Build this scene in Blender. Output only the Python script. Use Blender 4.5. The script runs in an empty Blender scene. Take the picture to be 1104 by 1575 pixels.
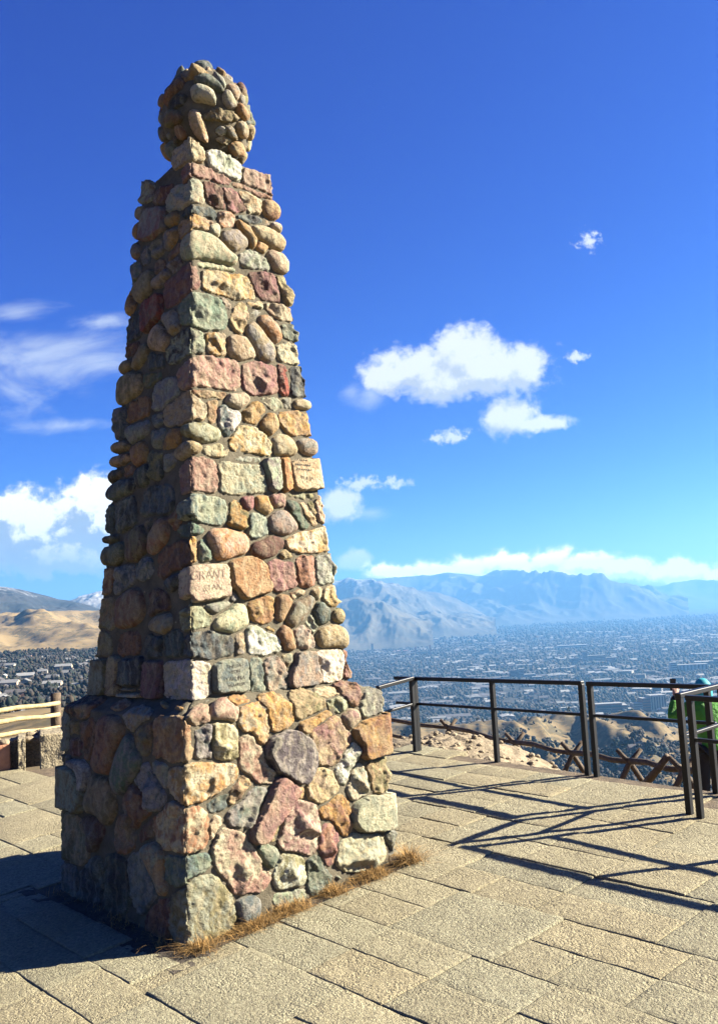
import bpy, bmesh, math, random
import numpy as np
from mathutils import Vector, Matrix, noise as mnoise
from mathutils.geometry import delaunay_2d_cdt
random.seed(7); RNG = np.random.default_rng(7)
SC = bpy.context.scene; COL = SC.collection
R = math.radians
ALB = .56           # overall reflectance level that goes with the exposure below
def alb(*c): return tuple(x * ALB for x in c)
# ------------------------------------------------------------------ survey of the place (camera, plane of the summit, monument)
S = 1.5
F_PX, PITCH, ROLL = 1419.457, R(6.07863), R(3.10263)
IW, IH = 1104.0, 1575.0
CAMZ = 1.6 * S
MX, MY, YAW = -0.78579 * S, 4.9366 * S, R(47.40518)
GX, GY = 0.03477, 0.06113
H_BT, H_ST, H_TOP = 0.90546 * S, 0.97336 * S, 3.72891 * S
W0, W1, W2, W3 = 0.63559 * S, 0.62426 * S, 0.50975 * S, 0.28372 * S
LX, LY = 0.00757, 0.0012
Z0 = GX * MX + GY * MY
CAM = np.array([0, 0, CAMZ])
cr, sr = math.cos(ROLL), math.sin(ROLL); cp, sp = math.cos(PITCH), math.sin(PITCH)
def ray(px, py):
    xr = (px - IW / 2) / F_PX; ur = (IH / 2 - py) / F_PX
    x = xr * cr + ur * sr; up = -xr * sr + ur * cr
    return np.array([x, cp - up * sp, sp + up * cp])
def gz(x, y): return GX * x + GY * y
def ground(px, py, dz=0.0):
    r = ray(px, py); t = (dz - CAMZ) / (r[2] - GX * r[0] - GY * r[1]); return CAM + t * r
def at_dist(px, py, d):
    r = ray(px, py); return CAM + r * (d / math.hypot(r[0], r[1]))
def at_z(px, py, z):
    r = ray(px, py); return CAM + r * ((z - CAMZ) / r[2])
def azel(px, py):
    r = ray(px, py); return math.atan2(r[0], r[1]), math.atan2(r[2], math.hypot(r[0], r[1]))
def fbm(v, octv=4, h=1.0): return mnoise.fractal(Vector(v), h, 2.0, octv)

# ------------------------------------------------------------------ camera
cam = bpy.data.cameras.new('camera'); co = bpy.data.objects.new('camera', cam); COL.objects.link(co)
cam.sensor_fit = 'VERTICAL'; cam.sensor_height = 36; cam.lens = 36 * F_PX / IH
cam.clip_start = 0.1; cam.clip_end = 200000
Xr = Vector((cr, sr * sp, -sr * cp)); Ur = Vector((sr, -cr * sp, cr * cp)); Fw = Vector((0, cp, sp))
co.matrix_world = Matrix(((Xr.x, Ur.x, -Fw.x, 0), (Xr.y, Ur.y, -Fw.y, 0), (Xr.z, Ur.z, -Fw.z, CAMZ), (0, 0, 0, 1)))
SC.camera = co

# ------------------------------------------------------------------ materials
class NT:
    def __init__(s, tree): s.t = tree; s.n = tree.nodes; s.l = tree.links
    def node(s, ty, **k):
        n = s.n.new(ty)
        for a, v in k.items():
            if a.startswith('i_'):
                key = a[2:]; key = int(key) if key.isdigit() else key.replace('_', ' ')
                s.set(n, key, v)
            else: setattr(n, a, v)
        return n
    def set(s, n, key, v):
        if hasattr(v, 'node') and hasattr(v, 'is_linked'): s.l.new(v, n.inputs[key])
        else: n.inputs[key].default_value = v
    def math(s, op, a, b=None, c=None, clamp=False):
        n = s.n.new('ShaderNodeMath'); n.operation = op; n.use_clamp = clamp
        for i, v in enumerate((a, b, c)):
            if v is not None: s.set(n, i, v)
        return n.outputs[0]
    def mix(s, f, a, b, blend='MIX'):
        n = s.n.new('ShaderNodeMix'); n.data_type = 'RGBA'; n.blend_type = blend
        s.set(n, 0, f); s.set(n, 6, a if not isinstance(a, tuple) else c4(a)); s.set(n, 7, b if not isinstance(b, tuple) else c4(b))
        return n.outputs[2]
    def noise(s, vec, scale, detail=4, rough=.55, dim='3D', distort=0):
        n = s.n.new('ShaderNodeTexNoise'); n.noise_dimensions = dim
        if vec is not None: s.l.new(vec, n.inputs['Vector'])
        n.inputs['Scale'].default_value = scale; n.inputs['Detail'].default_value = detail; n.inputs['Roughness'].default_value = rough
        n.inputs['Distortion'].default_value = distort
        return n
    def ramp(s, f, stops, interp='LINEAR'):
        n = s.n.new('ShaderNodeValToRGB'); s.l.new(f, n.inputs[0]); cr_ = n.color_ramp; cr_.interpolation = interp
        while len(cr_.elements) < len(stops): cr_.elements.new(0.5)
        for e, (p, c) in zip(cr_.elements, stops): e.position = p; e.color = c4(c)
        return n.outputs[0]
    def maprange(s, v, a, b, c=0., d=1., smooth=False):
        n = s.n.new('ShaderNodeMapRange'); n.interpolation_type = 'SMOOTHSTEP' if smooth else 'LINEAR'
        s.set(n, 0, v); s.set(n, 1, a); s.set(n, 2, b); s.set(n, 3, c); s.set(n, 4, d); return n.outputs[0]
def c4(c):
    if isinstance(c, (int, float)): return (c, c, c, 1)
    return tuple(c) + (1,) if len(c) == 3 else tuple(c)
def material(name, rough=.8, spec=.3):
    m = bpy.data.materials.new(name); m.use_nodes = True; t = NT(m.node_tree)
    b = t.n['Principled BSDF']; b.inputs['Roughness'].default_value = rough; b.inputs['Specular IOR Level'].default_value = spec
    return m, t, b
def bump(t, b, h, strength=.5, dist=.01):
    n = t.n.new('ShaderNodeBump'); n.inputs['Strength'].default_value = strength; n.inputs['Distance'].default_value = dist
    t.l.new(h, n.inputs['Height']); t.l.new(n.outputs[0], b.inputs['Normal'])
def objco(t): return t.n.new('ShaderNodeTexCoord').outputs['Object']
def geopos(t): return t.n.new('ShaderNodeNewGeometry').outputs['Position']

def simple(name, col, rough=.7, var=.25, scale=8., bscale=60., bstr=.25, bdist=.004, spec=.3, metal=0.):
    m, t, b = material(name, rough, spec); p = geopos(t)
    n = t.noise(p, scale, 5); col = alb(*col); c2 = tuple(x * (1 - var) for x in col); c1 = tuple(min(1, x * (1 + var)) for x in col)
    t.l.new(t.ramp(n.outputs[0], [(.3, c2), (.7, c1)]), b.inputs['Base Color'])
    b.inputs['Metallic'].default_value = metal
    if bstr: bump(t, b, t.noise(p, bscale, 4).outputs[0], bstr, bdist)
    return m
M = {}
# stone: own colour and second colour of every stone come from the mesh
m, t, b = material('stone', .85, .25); p = geopos(t)
a1 = t.node('ShaderNodeVertexColor', layer_name='tone').outputs[0]; a2 = t.node('ShaderNodeVertexColor', layer_name='tone2').outputs[0]
n1 = t.noise(p, 9, 5, .6, distort=.8); f1 = t.maprange(n1.outputs[0], .42, .62, smooth=True)
col = t.mix(f1, a1, a2)
st = t.node('ShaderNodeTexWave', wave_type='BANDS', i_Scale=4.0, i_Distortion=9.0, i_Detail=4.0, i_Detail_Scale=1.4); t.l.new(p, st.inputs['Vector'])
col = t.mix(t.math('MULTIPLY', t.maprange(st.outputs['Fac'], .7, .95), .4), col, t.mix(.35, a2, (.40, .32, .2)))
n2 = t.noise(p, 38, 6, .7); col = t.mix(t.maprange(n2.outputs[0], .50, .68, 0, .8), col, t.mix(.25, (.02, .017, .014), a2))
n3 = t.noise(p, 130, 3, .7); col = t.mix(t.maprange(n3.outputs[0], .35, .7, 0, .3), col, t.mix(.3, col, (.5, .42, .28)))
n4 = t.noise(p, 3.1, 3); col = t.mix(t.maprange(n4.outputs[0], .5, .72, 0, .4), col, (.16, .17, .09))
vn = t.noise(p, 11, 7, .6, distort=1.6); col = t.mix(t.math('MULTIPLY', t.maprange(t.math('ABSOLUTE', t.math('SUBTRACT', vn.outputs[0], .5)), .014, .003), .5), col, t.mix(t.maprange(n4.outputs[0], .50, .60), (.03, .025, .02), t.mix(.6, a2, (.45, .38, .27))))
t.l.new(col, b.inputs['Base Color'])
hh = t.math('ADD', t.math('MULTIPLY', t.noise(p, 28, 6, .65).outputs[0], 1.0), t.math('MULTIPLY', t.noise(p, 120, 4, .7).outputs[0], .35))
bump(t, b, hh, 1.0, .026); M['stone'] = m
M['carving'] = simple('carved_line', (.30, .22, .16), .9, .3, 20, bstr=0)
# mortar
m, t, b = material('mortar', .92, .15); p = geopos(t)
n1 = t.noise(p, 7, 5, .65); n2 = t.noise(p, 90, 4, .7)
col = t.ramp(n1.outputs[0], [(.3, alb(.09, .076, .05)), (.7, alb(.205, .177, .12))]); col = t.mix(t.maprange(n2.outputs[0], .5, .75, 0, .6), col, (.08, .07, .05))
t.l.new(col, b.inputs['Base Color']); bump(t, b, t.math('ADD', t.noise(p, 45, 5, .7).outputs[0], t.math('MULTIPLY', n2.outputs[0], .5)), .8, .012); M['mortar'] = m
M['lettering'] = simple('lettering', (.06, .05, .04), .9, .3, 20, bstr=0)
# exposed-aggregate slabs
m, t, b = material('aggregate_slab', .9, .2); p = geopos(t)
idc = t.node('ShaderNodeVertexColor', layer_name='tone').outputs[0]
n1 = t.noise(p, 2.2, 5, .6); n2 = t.noise(p, 34, 5, .75); v = t.node('ShaderNodeTexVoronoi', i_Scale=62.0); t.l.new(p, v.inputs['Vector'])
v2 = t.node('ShaderNodeTexVoronoi', i_Scale=120.0); t.l.new(p, v2.inputs['Vector'])
base = t.ramp(n1.outputs[0], [(.3, alb(.335, .305, .188)), (.7, alb(.455, .415, .262))])
base = t.mix(1.0, base, idc, 'MULTIPLY')
vb = t.node('ShaderNodeRGBToBW'); t.l.new(v.outputs['Color'], vb.inputs[0]); peb = t.mix(.6, base, t.ramp(vb.outputs[0], [(.2, (.25, .24, .22)), (.8, (.75, .74, .7))]), 'SOFT_LIGHT')
col = t.mix(t.maprange(v.outputs['Distance'], .25, .55, 0, .45), peb, (.15, .125, .085))
col = t.mix(t.maprange(n2.outputs[0], .545, .69, 0, .8), col, (.055, .047, .032))
t.l.new(col, b.inputs['Base Color'])
pit = t.math('MULTIPLY', v.outputs['Distance'], t.maprange(t.noise(p, 5, 4).outputs[0], .4, .65, .15, 1.0))
hgt = t.math('ADD', t.math('SUBTRACT', t.math('MULTIPLY', n2.outputs[0], 1.6), pit), t.math('MULTIPLY', v2.outputs['Distance'], -.35))
bump(t, b, hgt, .9, .017); M['slab'] = m
M['soil'] = simple('soil', (.16, .12, .075), .95, .45, 12, 60, .8, .02)
M['dark_soil'] = simple('dark_soil', (.085, .068, .048), .95, .4, 14, 50, .8, .02)
M['black_paint'] = simple('black_paint', (.004, .0042, .0045), .45, .3, 30, 200, .08, .001, .3)
M['wood_weathered'] = simple('weathered_wood', (.115, .08, .05), .85, .5, 10, 60, .8, .015)
M['wood_peeled'] = simple('peeled_wood', (.50, .39, .19), .8, .4, 9, 40, .7, .012)
M['pebble_concrete'] = simple('pebble_concrete', (.36, .30, .19), .92, .55, 40, 45, .9, .03)
M['red_sandstone'] = simple('red_sandstone', (.50, .24, .13), .85, .25, 8, 50, .6, .01)
M['dry_grass'] = simple('dry_grass', (.50, .29, .09), .85, .5, 30, bstr=0)
M['dry_grass_dark'] = simple('dry_grass_dark', (.2, .13, .05), .85, .5, 30, bstr=0)
M['rubble'] = simple('rubble', (.29, .23, .145), .92, .35, 5, 30, .8, .03)
M['green_fabric'] = simple('green_fabric', (.07, .28, .025), .8, .3, 9, 16, .9, .03)
M['teal_fabric'] = simple('teal_fabric', (.02, .36, .42), .7, .2, 14, 120, .3, .002)
M['black_fabric'] = simple('black_fabric', (.012, .012, .014), .8, .3, 20, 120, .3, .002)
M['navy_fabric'] = simple('navy_fabric', (.02, .05, .12), .8, .3, 20, 120, .3, .002)
M['skin'] = simple('skin', (.48, .27, .19), .55, .12, 30, bstr=0)
M['phone_black'] = simple('phone_black', (.01, .01, .012), .25, .1, 5, bstr=0, spec=.5)

# ------------------------------------------------------------------ object helpers
def tag(o, label=None, cat=None, group=None, kind=None):
    if label: o['label'] = label
    if cat: o['category'] = cat
    if group: o['group'] = group
    if kind: o['kind'] = kind
    return o
def empty(name, loc, rz=0.):
    o = bpy.data.objects.new(name, None); o.empty_display_size = .2; COL.objects.link(o); o.location = tuple(loc); o.rotation_euler.z = rz
    return o
def mesh_obj(name, verts, faces, mats, parent=None, smooth=False, midx=None, attrs=None, world=True):
    me = bpy.data.meshes.new(name); me.from_pydata([tuple(map(float, v)) for v in verts], [], [tuple(map(int, f)) for f in faces])
    for mm in (mats if isinstance(mats, (list, tuple)) else [mats]): me.materials.append(mm)
    n = len(me.polygons)
    if midx is not None: me.polygons.foreach_set('material_index', np.asarray(midx, dtype=np.int32))
    if smooth is not False:
        me.polygons.foreach_set('use_smooth', np.ones(n, dtype=bool) if smooth is True else np.asarray(smooth, dtype=bool))
    for k, arr in (attrs or {}).items():
        a = me.color_attributes.new(k, 'FLOAT_COLOR', 'POINT'); a.data.foreach_set('color', np.asarray(arr, dtype=np.float32).ravel())
    me.update()
    o = bpy.data.objects.new(name, me); COL.objects.link(o)
    if parent is not None:
        o.parent = parent
        if world: o.matrix_parent_inverse = MWI(parent)
    return o
def MWI(p):
    if p.type != 'EMPTY': return Matrix.Identity(4)      # meshes are built in world coordinates
    return (Matrix.Translation(p.location) @ p.rotation_euler.to_matrix().to_4x4()).inverted()
class MB:
    """collects shapes into one mesh"""
    def __init__(s): s.v = []; s.f = []; s.m = []; s.sm = []
    def add(s, vs, fs, mi=0, sm=False):
        o = len(s.v); s.v += [tuple(v) for v in vs]; s.f += [tuple(i + o for i in f) for f in fs]; s.m += [mi] * len(fs); s.sm += [sm] * len(fs)
    def box(s, c, size, rot=None, mi=0, bev=0.0):
        bm = bmesh.new(); bmesh.ops.create_cube(bm, size=1)
        for v in bm.verts: v.co = Vector((v.co.x * size[0], v.co.y * size[1], v.co.z * size[2]))
        if bev: bmesh.ops.bevel(bm, geom=bm.edges[:], offset=bev, segments=2, affect='EDGES', profile=.5)
        M4 = rot.to_4x4() if rot is not None else Matrix.Identity(4)
        for v in bm.verts: v.co = M4 @ v.co + Vector(c)
        bm.verts.index_update(); s.add([v.co[:] for v in bm.verts], [[v.index for v in f.verts] for f in bm.faces], mi); bm.free()
    def bar(s, a, b_, w, h=None, mi=0, bev=0.0, up=(0, 0, 1)):
        a = Vector(a); b_ = Vector(b_); d = b_ - a; L = d.length; x = d.normalized(); u = Vector(up)
        y = u.cross(x)
        if y.length < 1e-4: y = Vector((0, 1, 0)).cross(x)
        y.normalize(); z = x.cross(y); rot = Matrix((x, y, z)).transposed()
        s.box((a + b_) / 2, (L, w, h or w), rot, mi, bev)
    def tube(s, pts, radii, n=8, mi=0, sm=True, jit=0., seed=0):
        rr = random.Random(seed); pts = [Vector(p) for p in pts]; vs = []; fs = []
        ref = Vector((0, 0, 1))
        for i, p in enumerate(pts):
            d = (pts[min(i + 1, len(pts) - 1)] - pts[max(i - 1, 0)]).normalized()
            x = d.cross(ref)
            if x.length < .05: x = d.cross(Vector((1, 0, 0)))
            x.normalize(); y = d.cross(x)
            for k in range(n):
                a = 2 * math.pi * k / n; r = radii[i] * (1 + rr.uniform(-jit, jit)); vs.append(p + x * (math.cos(a) * r) + y * (math.sin(a) * r))
        for i in range(len(pts) - 1):
            for k in range(n): fs.append((i * n + k, i * n + (k + 1) % n, (i + 1) * n + (k + 1) % n, (i + 1) * n + k))
        fs.append(tuple(range(n))[::-1]); fs.append(tuple(range((len(pts) - 1) * n, len(pts) * n)))
        s.add(vs, fs, mi, sm)
    def build(s, name, mats, parent=None):
        return mesh_obj(name, s.v, s.f, mats, parent, s.sm, s.m)
HAZE_D, HAZE_G, HAZE_C = 6.8e-5, .25, (.13, .335, .63)
SUN_E = 5.0; SKY_STR = .05; SKY_DUST = 1.1; SKY_OZ = 2.0
SKY_G = (2.6, 2.0, 1.05); SKY_K = (37, 19.6, 11.6)
CLOUD_STR = .155; EXPO = 2.7
# ------------------------------------------------------------------ the stone monument
PAL = dict(cream=(.60, .51, .35), tan=(.47, .35, .20), ochre=(.50, .31, .11), orange=(.50, .24, .09), pink=(.42, .215, .165), mauve=(.34, .15, .155),
    maroon=(.17, .075, .06), red=(.36, .09, .06), sage=(.40, .42, .31), green=(.17, .24, .17), dgreen=(.075, .10, .08), slate=(.14, .18, .175),
    charcoal=(.045, .05, .055), grey=(.34, .32, .28), white=(.72, .68, .58), purple=(.115, .09, .105), rust=(.40, .18, .085), blush=(.56, .39, .29), olive=(.27, .24, .12), brown=(.22, .14, .09))
PAL.update(pink=(.40, .235, .185), orange=(.48, .27, .125), rust=(.36, .195, .11), mauve=(.31, .165, .155), blush=(.53, .40, .29), cream=(.59, .52, .36))
PAL = {k: tuple((1.02 if k not in ('slate', 'charcoal', 'dgreen', 'maroon', 'purple') else 1.1) * ALB * x ** 1.3 for x in c) for k, c in PAL.items()}
REG = dict(A=(230, 85, 4.416), B=(260, 320, 4.6), C=(260, 540, 4.246), D=(260, 740, 3.68), E=(270, 1040, 3.154), F=(270, 1240, 2.905), X=(0, 0, 1),
    G=(190, 280, 11.04), H=(150, 400, 7.36), I=(140, 560, 6.9), J=(120, 740, 6.133), K=(100, 900, 5.257), L=(70, 1050, 4.6), N=(70, 1240, 4.6))
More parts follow.
